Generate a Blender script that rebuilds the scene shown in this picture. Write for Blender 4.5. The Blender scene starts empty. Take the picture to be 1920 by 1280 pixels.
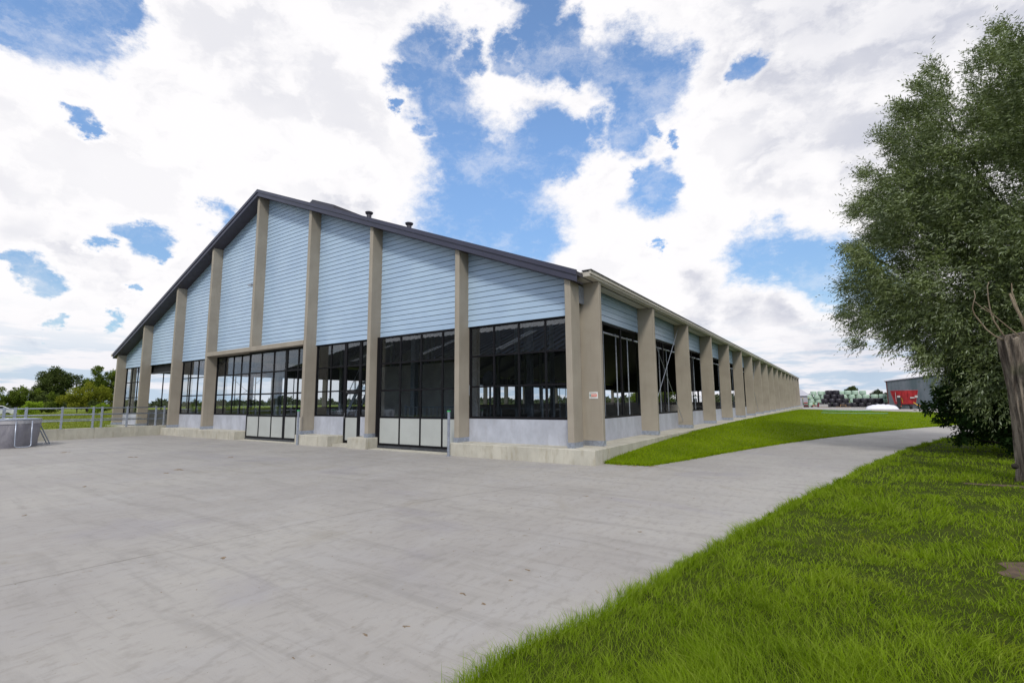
import bpy, bmesh, math, random
import numpy as np
from mathutils import Vector, Matrix
random.seed(7); rng = np.random.default_rng(11)
scene = bpy.context.scene
COL = scene.collection
R = math.radians

# ------------------------------------------------------------------ camera
cam_d = bpy.data.cameras.new('camera'); cam = bpy.data.objects.new('camera', cam_d); COL.objects.link(cam)
cam_d.sensor_width = 36; cam_d.lens = 16.907; cam_d.clip_end = 6000; cam_d.clip_start = .05
CAM = Vector((7.363, -12.543, 1.75))
yaw, pitch, roll = R(-33.942), R(7.130), R(-0.5306)
fw = Vector((math.sin(yaw)*math.cos(pitch), math.cos(yaw)*math.cos(pitch), math.sin(pitch)))
r0 = Vector((math.cos(yaw), -math.sin(yaw), 0)); u0 = r0.cross(fw)
rr = math.cos(roll)*r0 + math.sin(roll)*u0; uu = math.cos(roll)*u0 - math.sin(roll)*r0
m = Matrix((rr, uu, -fw)).transposed().to_4x4(); m.translation = CAM
cam.matrix_world = m
scene.camera = cam

# ------------------------------------------------------------------ light and sky
scene.view_settings.view_transform = 'Standard'; scene.view_settings.look = 'None'
scene.view_settings.gamma = 1; scene.view_settings.exposure = 0.0
scene.view_settings.use_curve_mapping = False
SUN_EL, SUN_AZ = 44, 151        # azimuth clockwise from +y
sd = bpy.data.lights.new('sun', 'SUN'); sd.energy = 2.1; sd.angle = R(10); sd.color = (1, .95, .86)
sun = bpy.data.objects.new('sun', sd); COL.objects.link(sun)
sv = Vector((math.sin(R(SUN_AZ))*math.cos(R(SUN_EL)), math.cos(R(SUN_AZ))*math.cos(R(SUN_EL)), math.sin(R(SUN_EL))))
sun.rotation_euler = sv.to_track_quat('Z', 'Y').to_euler(); sun.location = (0, 0, 50)

SKY_SAT, SKY_VAL = 1.0, 1.0
BLUE = [(-0.849, 0.117, 0.515, 0.035), (-0.831, 0.153, 0.535, 0.037), (-0.815, 0.188, 0.549, 0.026), (-0.798, 0.207, 0.567, 0.013), (-0.866, 0.112, 0.488, 0.013), (-0.894, 0.184, 0.409, 0.009), (-0.891, 0.201, 0.406, 0.012), (-0.889, 0.223, 0.399, 0.009), (-0.557, 0.566, 0.607, 0.035), (-0.6, 0.557, 0.574, 0.021), (-0.565, 0.595, 0.571, 0.04), (-0.564, 0.631, 0.533, 0.044), (-0.556, 0.668, 0.494, 0.043), (-0.586, 0.649, 0.485, 0.029), (-0.553, 0.697, 0.457, 0.055), (-0.566, 0.714, 0.412, 0.067), (-0.572, 0.739, 0.356, 0.079), (-0.508, 0.724, 0.466, 0.04), (-0.504, 0.754, 0.422, 0.052), (-0.511, 0.783, 0.356, 0.064), (-0.612, 0.703, 0.364, 0.046), (-0.489, 0.807, 0.33, 0.043), (-0.583, 0.753, 0.306, 0.053), (-0.636, 0.566, 0.525, 0.009), (-0.458, 0.741, 0.491, 0.035), (-0.45, 0.643, 0.62, 0.021), (-0.414, 0.649, 0.638, 0.024), (-0.345, 0.689, 0.638, 0.023), (-0.322, 0.724, 0.61, 0.027), (-0.444, 0.739, 0.507, 0.037), (-0.346, 0.79, 0.506, 0.024), (-0.4, 0.784, 0.476, 0.026), (-0.505, 0.621, 0.599, 0.018), (-0.583, 0.684, 0.439, 0.04), (-0.609, 0.608, 0.51, 0.015), (-0.391, 0.64, 0.661, 0.034), (-0.391, 0.673, 0.628, 0.035), (-0.363, 0.71, 0.603, 0.026), (-0.274, 0.762, 0.587, 0.042), (-0.245, 0.788, 0.565, 0.047), (-0.209, 0.795, 0.569, 0.032), (-0.279, 0.797, 0.536, 0.036), (-0.301, 0.81, 0.504, 0.029), (-0.394, 0.775, 0.495, 0.025), (-0.441, 0.754, 0.486, 0.035), (-0.21, 0.81, 0.548, 0.02), (-0.252, 0.828, 0.501, 0.012), (-0.347, 0.793, 0.501, 0.018), (-0.08, 0.831, 0.551, 0.017), (-0.093, 0.834, 0.544, 0.012), (-0.223, 0.817, 0.531, 0.011), (-0.269, 0.868, 0.418, 0.026), (-0.268, 0.883, 0.386, 0.036), (-0.24, 0.886, 0.396, 0.022), (-0.226, 0.852, 0.472, 0.009), (-0.295, 0.855, 0.426, 0.014), (-0.113, 0.961, 0.252, 0.038), (-0.066, 0.966, 0.25, 0.038), (-0.018, 0.971, 0.238, 0.039), (0.023, 0.974, 0.227, 0.038), (0.059, 0.975, 0.216, 0.033), (0.005, 0.981, 0.194, 0.024), (-0.04, 0.974, 0.223, 0.022), (-0.922, 0.284, 0.265, 0.013), (-0.921, 0.299, 0.251, 0.018), (-0.922, 0.308, 0.235, 0.011), (-0.876, 0.373, 0.304, 0.021), (-0.891, 0.361, 0.275, 0.009), (-0.938, 0.245, 0.244, 0.01), (-0.969, 0.167, 0.181, 0.013), (-0.966, 0.187, 0.177, 0.014), (-0.972, 0.152, 0.182, 0.009), (-0.944, 0.284, 0.171, 0.007), (-0.956, 0.259, 0.134, 0.009), (-0.971, 0.208, 0.116, 0.008), (-0.984, 0.171, 0.047, 0.019), (-0.982, 0.188, 0.036, 0.015), (-0.275, 0.917, 0.291, 0.008), (0.074, 0.981, 0.179, 0.018), (-0.128, 0.953, 0.273, 0.015)]
GREY = [(0.008, 0.826, 0.564, 0.138), (0.122, 0.844, 0.522, 0.141), (-0.062, 0.84, 0.539, 0.104), (0.203, 0.843, 0.499, 0.123), (-0.038, 0.91, 0.414, 0.08), (0.052, 0.909, 0.413, 0.074), (-0.747, 0.539, 0.389, 0.046), (-0.956, 0.171, 0.24, 0.045), (-0.948, 0.224, 0.227, 0.041), (-0.944, 0.257, 0.209, 0.029), (-0.2, 0.961, 0.193, 0.049), (-0.139, 0.978, 0.158, 0.042), (-0.224, 0.946, 0.236, 0.035), (-0.078, 0.984, 0.162, 0.032), (-0.018, 0.996, 0.09, 0.058), (0.025, 0.998, 0.06, 0.047), (0.069, 0.995, 0.075, 0.045), (-0.445, 0.704, 0.554, 0.028), (-0.711, 0.584, 0.391, 0.038), (-0.935, 0.332, 0.123, 0.032), (-0.978, 0.188, 0.094, 0.034), (-0.222, 0.963, 0.154, 0.04)]
world = bpy.data.worlds.new('World'); scene.world = world; world.use_nodes = True
def build_world():
    nt = world.node_tree; N = nt.nodes; L = nt.links; N.clear()
    def nd(t, **k):
        n = N.new(t)
        for a, b in k.items(): setattr(n, a, b)
        return n
    def put(s, v):
        if isinstance(v, bpy.types.NodeSocket): L.new(v, s)
        else: s.default_value = v
    def mth(op, a, b=0., c=0., clamp=False):
        n = nd('ShaderNodeMath', operation=op, use_clamp=clamp)
        put(n.inputs[0], a); put(n.inputs[1], b); put(n.inputs[2], c); return n.outputs[0]
    def vm(op, a, b=(0,0,0), s=1.):
        n = nd('ShaderNodeVectorMath', operation=op); put(n.inputs[0], a); put(n.inputs[1], b)
        if op == 'SCALE': put(n.inputs[3], s)
        return n
    def noise(vec, sc, det, ro=.6, lac=2.):
        n = nd('ShaderNodeTexNoise'); put(n.inputs['Vector'], vec); n.inputs['Scale'].default_value = sc
        n.inputs['Detail'].default_value = det; n.inputs['Roughness'].default_value = ro
        n.inputs['Lacunarity'].default_value = lac; return n
    def step(v, a, b, lo=0., hi=1.):
        n = nd('ShaderNodeMapRange', interpolation_type='SMOOTHSTEP'); put(n.inputs[0], v)
        n.inputs[1].default_value = a; n.inputs[2].default_value = b
        n.inputs[3].default_value = lo; n.inputs[4].default_value = hi; return n.outputs[0]
    tc = nd('ShaderNodeTexCoord'); d = tc.outputs['Generated']
    flat = vm('MULTIPLY', d, (1, 1, 1.6)).outputs[0]
    w1 = noise(flat, 4.5, 7, .62); w2 = noise(flat, 17, 6, .68)
    a = vm('SCALE', vm('SUBTRACT', w1.outputs['Color'], (.5,.5,.5)).outputs[0], s=.17).outputs[0]
    b = vm('SCALE', vm('SUBTRACT', w2.outputs['Color'], (.5,.5,.5)).outputs[0], s=.058).outputs[0]
    dw = vm('ADD', vm('ADD', d, a).outputs[0], b).outputs[0]
    def field(Ls, vec, k):
        cur = None
        for (x, y, z, r) in Ls:
            ds = vm('DISTANCE', vec, (x, y, z)).outputs['Value']
            v = mth('MULTIPLY_ADD', ds, -1./(r*k), 1.)
            cur = v if cur is None else mth('MAXIMUM', cur, v)
        return cur
    F = field(BLUE, dw, 1.62)
    # beyond the part of the sky in the photograph the same broken cloud goes on
    out = step(vm('DOT_PRODUCT', d, tuple(fw)).outputs['Value'], .62, .52)
    gen = mth('MULTIPLY', mth('SUBTRACT', noise(dw, 2.6, 3, .5).outputs['Fac'], .53), 3.)
    gen = mth('ADD', mth('MULTIPLY', mth('ADD', gen, 1.), out), -1.)
    F = mth('MAXIMUM', F, gen)
    fine = mth('MULTIPLY', mth('SUBTRACT', noise(flat, 30, 7, .74).outputs['Fac'], .5), .75)
    F = mth('ADD', F, fine)
    sp0 = nd('ShaderNodeSeparateXYZ'); L.new(d, sp0.inputs[0]); z0 = sp0.outputs[2]
    veil = step(noise(vm('ADD', flat, b).outputs[0], 9, 7, .7).outputs['Fac'], .44, .74)
    sky_amt = mth('MULTIPLY', step(F, -.24, .40), step(z0, .03, .13))
    sky_amt = mth('MULTIPLY', sky_amt, mth('SUBTRACT', .97, mth('MULTIPLY', veil, .42)))
    # cloud brightness
    G = field(GREY, vm('ADD', d, a).outputs[0], 1.35)
    g = step(G, 0., .95)
    pv = vm('ADD', flat, a).outputs[0]
    puff = noise(pv, 5.5, 8, .56).outputs['Fac']
    puff_s = noise(vm('ADD', pv, (.030, -.010, .045)).outputs[0], 5.5, 8, .56).outputs['Fac']   # sampled a little towards the sun: lit and shaded sides of the billows
    puff2 = noise(vm('ADD', flat, b).outputs[0], 2.2, 4, .55).outputs['Fac']
    relief = step(mth('SUBTRACT', puff, puff_s), -.09, .10)
    big = step(puff2, .36, .58)
    bright = mth('ADD', mth('MULTIPLY', relief, .20), mth('ADD', mth('MULTIPLY', big, .10), .765))
    bright = mth('SUBTRACT', bright, mth('MULTIPLY', g, .22))
    edge = step(F, -.9, -.2)            # the thin rims of clouds are the brightest
    bright = mth('ADD', bright, mth('MULTIPLY', edge, .14))
    cc = nd('ShaderNodeMix', data_type='RGBA'); put(cc.inputs[0], step(bright, .45, .98))
    cc.inputs[6].default_value = (.52, .545, .65, 1); cc.inputs[7].default_value = (1.0, .985, 1.0, 1)
    # low sky: bands of flat cloud
    sep = nd('ShaderNodeSeparateXYZ'); L.new(d, sep.inputs[0]); z = sep.outputs[2]
    bandv = vm('MULTIPLY', d, (1, 1, 7)).outputs[0]
    bn = noise(bandv, 6, 6, .6).outputs['Fac']
    low = step(z, .17, .02)
    bcol = nd('ShaderNodeMix', data_type='RGBA'); put(bcol.inputs[0], step(bn, .44, .56))
    bcol.inputs[6].default_value = (.46, .60, .76, 1); bcol.inputs[7].default_value = (.88, .87, .92, 1)
    c2 = nd('ShaderNodeMix', data_type='RGBA'); put(c2.inputs[0], mth('MULTIPLY', low, .85))
    L.new(cc.outputs[2], c2.inputs[6]); L.new(bcol.outputs[2], c2.inputs[7])
    sky = nd('ShaderNodeTexSky', sky_type='NISHITA'); sky.sun_disc = False
    sky.sun_elevation = R(SUN_EL); sky.sun_rotation = R(SUN_AZ); sky.air_density = 1.0; sky.dust_density = .6; sky.ozone_density = 2.0
    hv = nd('ShaderNodeHueSaturation'); hv.inputs['Saturation'].default_value = SKY_SAT; hv.inputs['Value'].default_value = SKY_VAL
    L.new(sky.outputs[0], hv.inputs['Color'])
    cl = vm('SCALE', c2.outputs[2], s=11.2).outputs[0]
    fin = nd('ShaderNodeMix', data_type='RGBA'); put(fin.inputs[0], sky_amt)
    blue_ = vm('SCALE', hv.outputs[0], s=1.0); L.new(step(z0, .08, .55, .60, 1.08), blue_.inputs[3])
    L.new(cl, fin.inputs[6]); L.new(blue_.outputs[0], fin.inputs[7])
    bg = nd('ShaderNodeBackground'); bg.inputs[1].default_value = .09; L.new(fin.outputs[2], bg.inputs[0])
    o = nd('ShaderNodeOutputWorld'); L.new(bg.outputs[0], o.inputs[0])
SKY_SAT, SKY_VAL = 1.12, 2.35
build_world()
try:
    world.cycles.sampling_method = 'MANUAL'; world.cycles.sample_map_resolution = 512
except Exception: pass

# ------------------------------------------------------------------ materials
class NT:
    def __init__(s, name):
        s.m = bpy.data.materials.new(name); s.m.use_nodes = True; s.t = s.m.node_tree
        s.N = s.t.nodes; s.L = s.t.links; s.N.clear(); s.out = s.N.new('ShaderNodeOutputMaterial')
        s.co = s.N.new('ShaderNodeTexCoord')
        g = s.N.new('ShaderNodeNewGeometry'); s.pos = g.outputs['Position']; s.isl = g.outputs['Random Per Island']
    def nd(s, t, **k):
        n = s.N.new(t)
        for a, b in k.items(): setattr(n, a, b)
        return n
    def put(s, so, v):
        if isinstance(v, bpy.types.NodeSocket): s.L.new(v, so)
        elif isinstance(v, tuple) and len(v) == 3 and so.type == 'RGBA': so.default_value = (*v, 1)
        else: so.default_value = v
    def noise(s, sc, det=4, ro=.55, vec=None, stretch=None, dist=0.):
        v = vec or s.pos
        if stretch:
            n = s.nd('ShaderNodeVectorMath', operation='MULTIPLY'); s.L.new(v, n.inputs[0]); n.inputs[1].default_value = stretch; v = n.outputs[0]
        n = s.nd('ShaderNodeTexNoise'); s.L.new(v, n.inputs['Vector']); n.inputs['Scale'].default_value = sc
        n.inputs['Detail'].default_value = det; n.inputs['Roughness'].default_value = ro; n.inputs['Distortion'].default_value = dist
        return n.outputs['Fac']
    def step(s, v, a, b, lo=0., hi=1.):
        n = s.nd('ShaderNodeMapRange', interpolation_type='SMOOTHSTEP'); s.put(n.inputs[0], v)
        for i, x in zip((1, 2, 3, 4), (a, b, lo, hi)): n.inputs[i].default_value = x
        return n.outputs[0]
    def mth(s, op, a, b=0.):
        n = s.nd('ShaderNodeMath', operation=op); s.put(n.inputs[0], a); s.put(n.inputs[1], b); return n.outputs[0]
    def mix(s, f, a, b, mode='MIX'):
        n = s.nd('ShaderNodeMix', data_type='RGBA', blend_type=mode); s.put(n.inputs[0], f); s.put(n.inputs[6], a); s.put(n.inputs[7], b); return n.outputs[2]
    def bump(s, h, st=.3, d=.02):
        n = s.nd('ShaderNodeBump'); n.inputs['Strength'].default_value = st; n.inputs['Distance'].default_value = d; s.L.new(h, n.inputs['Height']); return n.outputs[0]
    def pbr(s, col, ro=.7, me=0., normal=None, spec=.5):
        n = s.nd('ShaderNodeBsdfPrincipled'); s.put(n.inputs['Base Color'], col); s.put(n.inputs['Roughness'], ro); s.put(n.inputs['Metallic'], me)
        s.put(n.inputs['Specular IOR Level'], spec)
        if normal: s.L.new(normal, n.inputs['Normal'])
        s.L.new(n.outputs[0], s.out.inputs[0]); return s.m
MAT = {}
def simple(name, col, ro=.6, me=0., var=.12, sc=3., grain=60, bump=.1, spec=.5, stretch=None):
    t = NT(name); c = t.mix(t.step(t.noise(sc, 5, .6, stretch=stretch), .3, .7), tuple(x*(1-var) for x in col), tuple(min(1, x*(1+var)) for x in col))
    n = t.noise(grain, 3, .6)
    MAT[name] = t.pbr(c, ro, me, t.bump(n, bump, .01), spec); return MAT[name]

def m_yard():
    t = NT('yard_concrete')
    a = t.noise(.22, 5, .6); b = t.noise(1.3, 6, .62, stretch=(1, .55, 1)); c = t.noise(9, 5, .65, stretch=(1.0, .5, 1)); f = t.noise(120, 3, .7)
    col = t.mix(t.step(a, .35, .65), (.318, .300, .286), (.380, .362, .338))
    col = t.mix(t.step(b, .42, .72, 0, .6), col, (.36, .35, .345))
    col = t.mix(t.step(c, .48, .68, 0, .45), col, (.235, .22, .20))
    # brushed and driven streaks
    s1 = t.noise(1.0, 6, .7, stretch=(.35, 3.2, 1), dist=.6)
    col = t.mix(t.step(s1, .48, .66, 0, .40), col, (.225, .213, .198))
    s1b = t.noise(1.0, 5, .7, stretch=(2.6, .3, 1), dist=.4)
    col = t.mix(t.step(s1b, .52, .70, 0, .3), col, (.40, .39, .385))
    s2 = t.noise(.5, 4, .6, dist=1.2)
    col = t.mix(t.step(s2, .60, .72, 0, .35), col, (.27, .245, .20))
    s3 = t.noise(.33, 3, .5, dist=.5, stretch=(1, 1.8, 1))
    col = t.mix(t.step(s3, .57, .68, 0, .25), col, (.235, .222, .262))
    sp = t.noise(34, 2, .5)
    col = t.mix(t.step(sp, .70, .76, 0, .75), col, (.15, .125, .10))
    blot = t.noise(7.5, 3, .5)
    col = t.mix(t.step(blot, .66, .76, 0, .5), col, (.21, .165, .11))
    col = t.mix(t.step(f, .3, .7, 0, .16), col, (.2, .19, .18))
    h = t.mth('ADD', t.mth('MULTIPLY', f, .5), t.mth('MULTIPLY', c, 1.))
    MAT['yard'] = t.pbr(col, t.step(b, .3, .7, .55, .8), 0, t.bump(h, .25, .012), .35)
m_yard()
def m_conc(name, col, dirt, d=.35, top=None):
    t = NT(name); a = t.noise(1.6, 6, .62, stretch=(1, 1, .7)); b = t.noise(5, 6, .7, stretch=(1, 1, .25)); f = t.noise(90, 3, .6)
    c = t.mix(t.step(a, .35, .68), tuple(x*.86 for x in col), tuple(x*1.08 for x in col))
    c = t.mix(t.step(b, .48, .72, 0, d), c, dirt)
    MAT[name] = t.pbr(c, .8, 0, t.bump(t.mth('ADD', t.mth('MULTIPLY', f, .4), a), .2, .01), .3)
m_conc('plinth', (.47, .45, .385), (.27, .235, .16), .6)
m_conc('retaining', (.44, .425, .36), (.27, .24, .18), .45)
m_conc('lower_wall', (.42, .44, .50), (.33, .33, .36), .45)
def m_fin():
    t = NT('fin_render'); a = t.noise(1.1, 5, .55); f = t.noise(170, 3, .6); st = t.noise(6, 5, .6, stretch=(1, 1, .12))
    c = t.mix(t.step(a, .3, .7), (.305, .272, .226), (.358, .322, .268))
    c = t.mix(t.step(st, .5, .72, 0, .22), c, (.21, .185, .15))
    c = t.mix(t.step(f, .35, .65, 0, .18), c, (.22, .19, .14))
    MAT['fin'] = t.pbr(c, .85, 0, t.bump(f, .35, .006), .25)
m_fin()
def m_siding():
    t = NT('siding_paint'); a = t.noise(.9, 4, .55); b = t.noise(3, 4, .6, stretch=(.4, .4, 3)); f = t.noise(60, 2, .5)
    c = t.mix(t.step(a, .3, .7), (.345, .462, .61), (.395, .52, .66))
    c = t.mix(t.mth('MULTIPLY', t.isl, .25), c, (.30, .44, .60))
    c = t.mix(t.step(b, .5, .75, 0, .2), c, (.44, .57, .70))
    MAT['siding'] = t.pbr(c, .34, 0, t.bump(f, .05, .004), .5)
m_siding()
simple('roof', (.040, .038, .054), .45, .0, .12, 2, 40, .05)
simple('rake', (.036, .037, .064), .42, 0, .1, 1.2, 60, .05)
simple('soffit', (.06, .052, .066), .6, 0, .15, 3)
simple('eave', (.49, .455, .395), .6, 0, .10, .8, 80, .1, stretch=(1, .25, 1))
simple('eave_cap', (.06, .055, .06), .5)
simple('black_frame', (.006, .006, .008), .5, 0, .2, 3, 40, .02, spec=.2)
simple('gate_panel', (.40, .42, .405), .5, 0, .05, 1.2, 50, .05)
simple('galv', (.42, .46, .54), .42, .75, .18, 14, 90, .08)
simple('galv_dull', (.30, .33, .38), .5, .4, .2, 10, 60, .08)
simple('steel_dark', (.06, .065, .075), .5, .3, .2, 5)
simple('barn_floor', (.14, .13, .115), .85, 0, .25, 1, 30, .3)
simple('room_wall', (.48, .45, .42), .85, 0, .15, 1.5, 30, .2)
simple('inner_conc', (.30, .29, .27), .85, 0, .15, 1.5, 30, .2)
simple('column_conc', (.30, .285, .27), .8, 0, .12, 2, 40, .1)
simple('sheath', (.022, .036, .060), .7, 0, .2, 1)
simple('curtain', (.012, .013, .014), .8, 0, .2, 3)
simple('dark_clad', (.02, .022, .022), .5, 0, .2, 1)
simple('opp_roof', (.05, .05, .052), .35, 0, .2, .5)
simple('skylight', (.45, .45, .43), .3)
simple('white_trim', (.6, .6, .58), .6)
simple('rubber', (.012, .012, .013), .8)
simple('yellow_paint', (.55, .38, .02), .5)
simple('green_paint', (.01, .09, .015), .5)
simple('red_paint', (.30, .010, .014), .45, 0, .35, 1.2)
simple('wood', (.36, .22, .11), .8, 0, .25, 6)
simple('crate_grey', (.40, .39, .38), .8)
simple('white_plastic', (.74, .74, .82), .45, 0, .05, 2, 6, .3)
simple('hose', (.03, .30, .24), .4)
simple('hose_pale', (.10, .30, .22), .4)
simple('chrome', (.7, .7, .72), .2, 1.)
simple('paint_white', (.72, .74, .78), .3)
simple('car_glass', (.02, .03, .035), .1)
simple('tan', (.5, .38, .18), .6)
simple('soil', (.085, .055, .035), .95, 0, .3, 10, 40, .8)
simple('mud', (.20, .15, .10), .95, 0, .4, 30, 60, .8)
simple('brown_red', (.09, .025, .02), .8)
simple('sign_white', (.75, .75, .75), .4)
simple('sign_red', (.65, .10, .04), .4)
simple('sign_teal', (.10, .30, .28), .4)
simple('green_tip', (.05, .5, .12), .4)
simple('shed_grey', (.34, .33, .36), .7, 0, .1, .5)
simple('shed_roof', (.42, .42, .48), .6, 0, .1, .5)
simple('joint', (.20, .18, .15), .95)
simple('concrete_block', (.36, .35, .33), .85)
def m_shed():
    t = NT('shed_teal'); b = t.noise(.8, 4, .6, stretch=(1, 1, .3))
    c = t.mix(t.step(b, .3, .7), (.085, .115, .13), (.15, .17, .195))
    MAT['shed_teal'] = t.pbr(c, .35, .3, None, .5)
m_shed()
def m_plastic(name, c0, c1, ro):
    t = NT(name); a = t.noise(1.1, 4, .6); w = t.noise(7, 4, .6, stretch=(1, 1, 3)); isl = t.nd('ShaderNodeObjectInfo').outputs['Random']
    c = t.mix(t.step(a, .3, .7), c0, c1); c = t.mix(t.mth('MULTIPLY', isl, .35), c, tuple(x*.75 for x in c1))
    MAT[name] = t.pbr(c, ro, 0, t.bump(w, .6, .03), .5)
m_plastic('wrap_green', (.36, .50, .40), (.46, .60, .48), .42)
m_plastic('wrap_black', (.014, .013, .018), (.035, .031, .042), .36)
def m_pool():
    t = NT('pool_liner'); a = t.noise(2, 5, .6); w = t.noise(3, 4, .55, stretch=(1, 1, .35), dist=.8)
    c = t.mix(t.step(a, .3, .7), (.245, .235, .27), (.30, .29, .32))
    MAT['liner'] = t.pbr(c, .6, 0, t.bump(w, .8, .07), .4)
    t = NT('pool_rim'); c = t.mix(t.step(t.noise(4, 4), .3, .7), (.40, .39, .41), (.48, .47, .49))
    MAT['liner_top'] = t.pbr(c, .55, 0, t.bump(t.noise(5, 3), .4, .03), .4)
m_pool()
def m_glass():
    t = NT('window_glass')
    gg = t.nd('ShaderNodeNewGeometry'); dp = t.nd('ShaderNodeVectorMath', operation='DOT_PRODUCT')
    t.L.new(gg.outputs['Incoming'], dp.inputs[0]); t.L.new(gg.outputs['Normal'], dp.inputs[1])
    sch = t.mth('POWER', t.mth('SUBTRACT', 1., t.mth('ABSOLUTE', dp.outputs['Value'])), 5.)
    fr = t.nd('ShaderNodeMath', operation='MULTIPLY_ADD'); t.L.new(sch, fr.inputs[0]); fr.inputs[1].default_value = .93; fr.inputs[2].default_value = .075
    tr = t.nd('ShaderNodeBsdfTransparent'); tr.inputs[0].default_value = (.86, .90, .92, 1)
    gl = t.nd('ShaderNodeBsdfGlossy'); gl.inputs['Roughness'].default_value = 0.0; gl.inputs[0].default_value = (.92, .95, 1, 1)
    wob = t.noise(.7, 2, .5); t.L.new(t.bump(wob, .05, .04), gl.inputs['Normal'])
    mx = t.nd('ShaderNodeMixShader'); t.L.new(fr.outputs[0], mx.inputs[0]); t.L.new(tr.outputs[0], mx.inputs[1]); t.L.new(gl.outputs[0], mx.inputs[2])
    t.L.new(mx.outputs[0], t.out.inputs[0]); MAT['glass'] = t.m
m_glass()
def m_bark(name, c0, c1):
    t = NT(name); a = t.noise(9, 6, .65, stretch=(1, 1, .16), dist=.5); b = t.noise(2, 4, .5); f = t.noise(60, 4, .7)
    c = t.mix(t.step(a, .35, .65), c0, c1); c = t.mix(t.step(b, .6, .75, 0, .35), c, (.16, .17, .08))
    c = t.mix(t.step(f, .4, .7, 0, .35), c, tuple(x*.5 for x in c0))
    MAT[name] = t.pbr(c, .9, 0, t.bump(t.mth('ADD', a, t.mth('MULTIPLY', f, .3)), 1., .09), .2)
m_bark('bark', (.085, .068, .055), (.40, .335, .27)); m_bark('twig_bark', (.20, .15, .10), (.34, .28, .20)); m_bark('bark_dark', (.03, .026, .022), (.07, .06, .05))
def m_leaf(name, c0, c1, c2, nsc=.6, trans=.35, gloss=.0, gr=.5, dry=None):
    t = NT(name); a = t.noise(nsc, 4, .55); r = t.isl
    c = t.mix(t.step(a, .32, .68), c0, c1)
    if dry:
        c = t.mix(t.step(t.noise(11, 3, .6), .40, .66, 0, .8), c, tuple(x*.50 for x in c0))
        c = t.mix(t.step(t.noise(.75, 5, .65), .56, .70, 0, .75), c, dry); c = t.mix(t.step(r, .955, .965), c, (.36, .32, .10))
    c = c; c = t.mix(t.step(r, .0, 1., 0, .75), c, c2)
    d = t.nd('ShaderNodeBsdfDiffuse'); t.L.new(c, d.inputs[0])
    tl = t.nd('ShaderNodeBsdfTranslucent'); t.L.new(t.mix(.5, c, (c1[0]*1.5, c1[1]*1.6, c1[2])), tl.inputs[0])
    mx = t.nd('ShaderNodeMixShader'); mx.inputs[0].default_value = trans; t.L.new(d.outputs[0], mx.inputs[1]); t.L.new(tl.outputs[0], mx.inputs[2]); o = mx.outputs[0]
    if gloss:
        g = t.nd('ShaderNodeBsdfGlossy'); g.inputs['Roughness'].default_value = gr; g.inputs[0].default_value = (.8, .85, .9, 1)
        m2 = t.nd('ShaderNodeMixShader'); m2.inputs[0].default_value = gloss; t.L.new(o, m2.inputs[1]); t.L.new(g.outputs[0], m2.inputs[2]); o = m2.outputs[0]
    t.L.new(o, t.out.inputs[0]); MAT[name] = t.m
m_leaf('leaf_willow', (.050, .080, .016), (.135, .178, .036), (.21, .25, .12), 1.4, .16, .05, .45)
m_leaf('leaf_shrub', (.014, .034, .009), (.028, .060, .014), (.04, .07, .025), 1.5, .1)
m_leaf('leaf_dark', (.035, .060, .018), (.070, .095, .025), (.09, .11, .04), .35, .2)
m_leaf('leaf_mid', (.06, .10, .015), (.13, .18, .025), (.14, .17, .04), .3, .25)
m_leaf('leaf_olive', (.13, .145, .015), (.24, .25, .03), (.16, .19, .03), .3, .25)
m_leaf('leaf_lime', (.16, .24, .02), (.28, .38, .04), (.2, .3, .03), .4, .3)
m_leaf('leaf_sage', (.14, .19, .10), (.22, .27, .15), (.2, .24, .12), .5, .3)
m_leaf('leaf_far', (.035, .05, .03), (.06, .075, .04), (.07, .08, .05), .1, .1)
m_leaf('blade', (.125, .215, .004), (.20, .305, .006), (.29, .38, .05), 1.1, .35, dry=(.215, .23, .02))
m_leaf('blade_lawn', (.140, .220, .004), (.195, .285, .006), (.23, .31, .015), .35, .3, .0)
m_leaf('blade_meadow', (.15, .20, .02), (.24, .28, .04), (.26, .28, .08), .3, .3, .0)
def m_turf(name, c0, c1, c2, sc=2.):
    t = NT(name); a = t.noise(sc, 5, .6); b = t.noise(sc*9, 5, .7); f = t.noise(110, 3, .7)
    c = t.mix(t.step(a, .35, .65), c0, c1); c = t.mix(t.step(b, .5, .7, 0, .6), c, c2); c = t.mix(t.step(f, .4, .6, 0, .4), c, tuple(x*.5 for x in c0))
    MAT[name] = t.pbr(c, .95, 0, t.bump(b, .8, .05), .1)
m_turf('turf', (.038, .056, .005), (.062, .086, .008), (.055, .045, .018))
m_turf('turf_lawn', (.105, .165, .004), (.145, .205, .005), (.12, .14, .006), .5)
m_turf('field', (.10, .155, .015), (.15, .20, .02), (.16, .17, .05), .05)
m_turf('meadow', (.12, .17, .015), (.17, .21, .025), (.18, .17, .06), .3)

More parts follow.
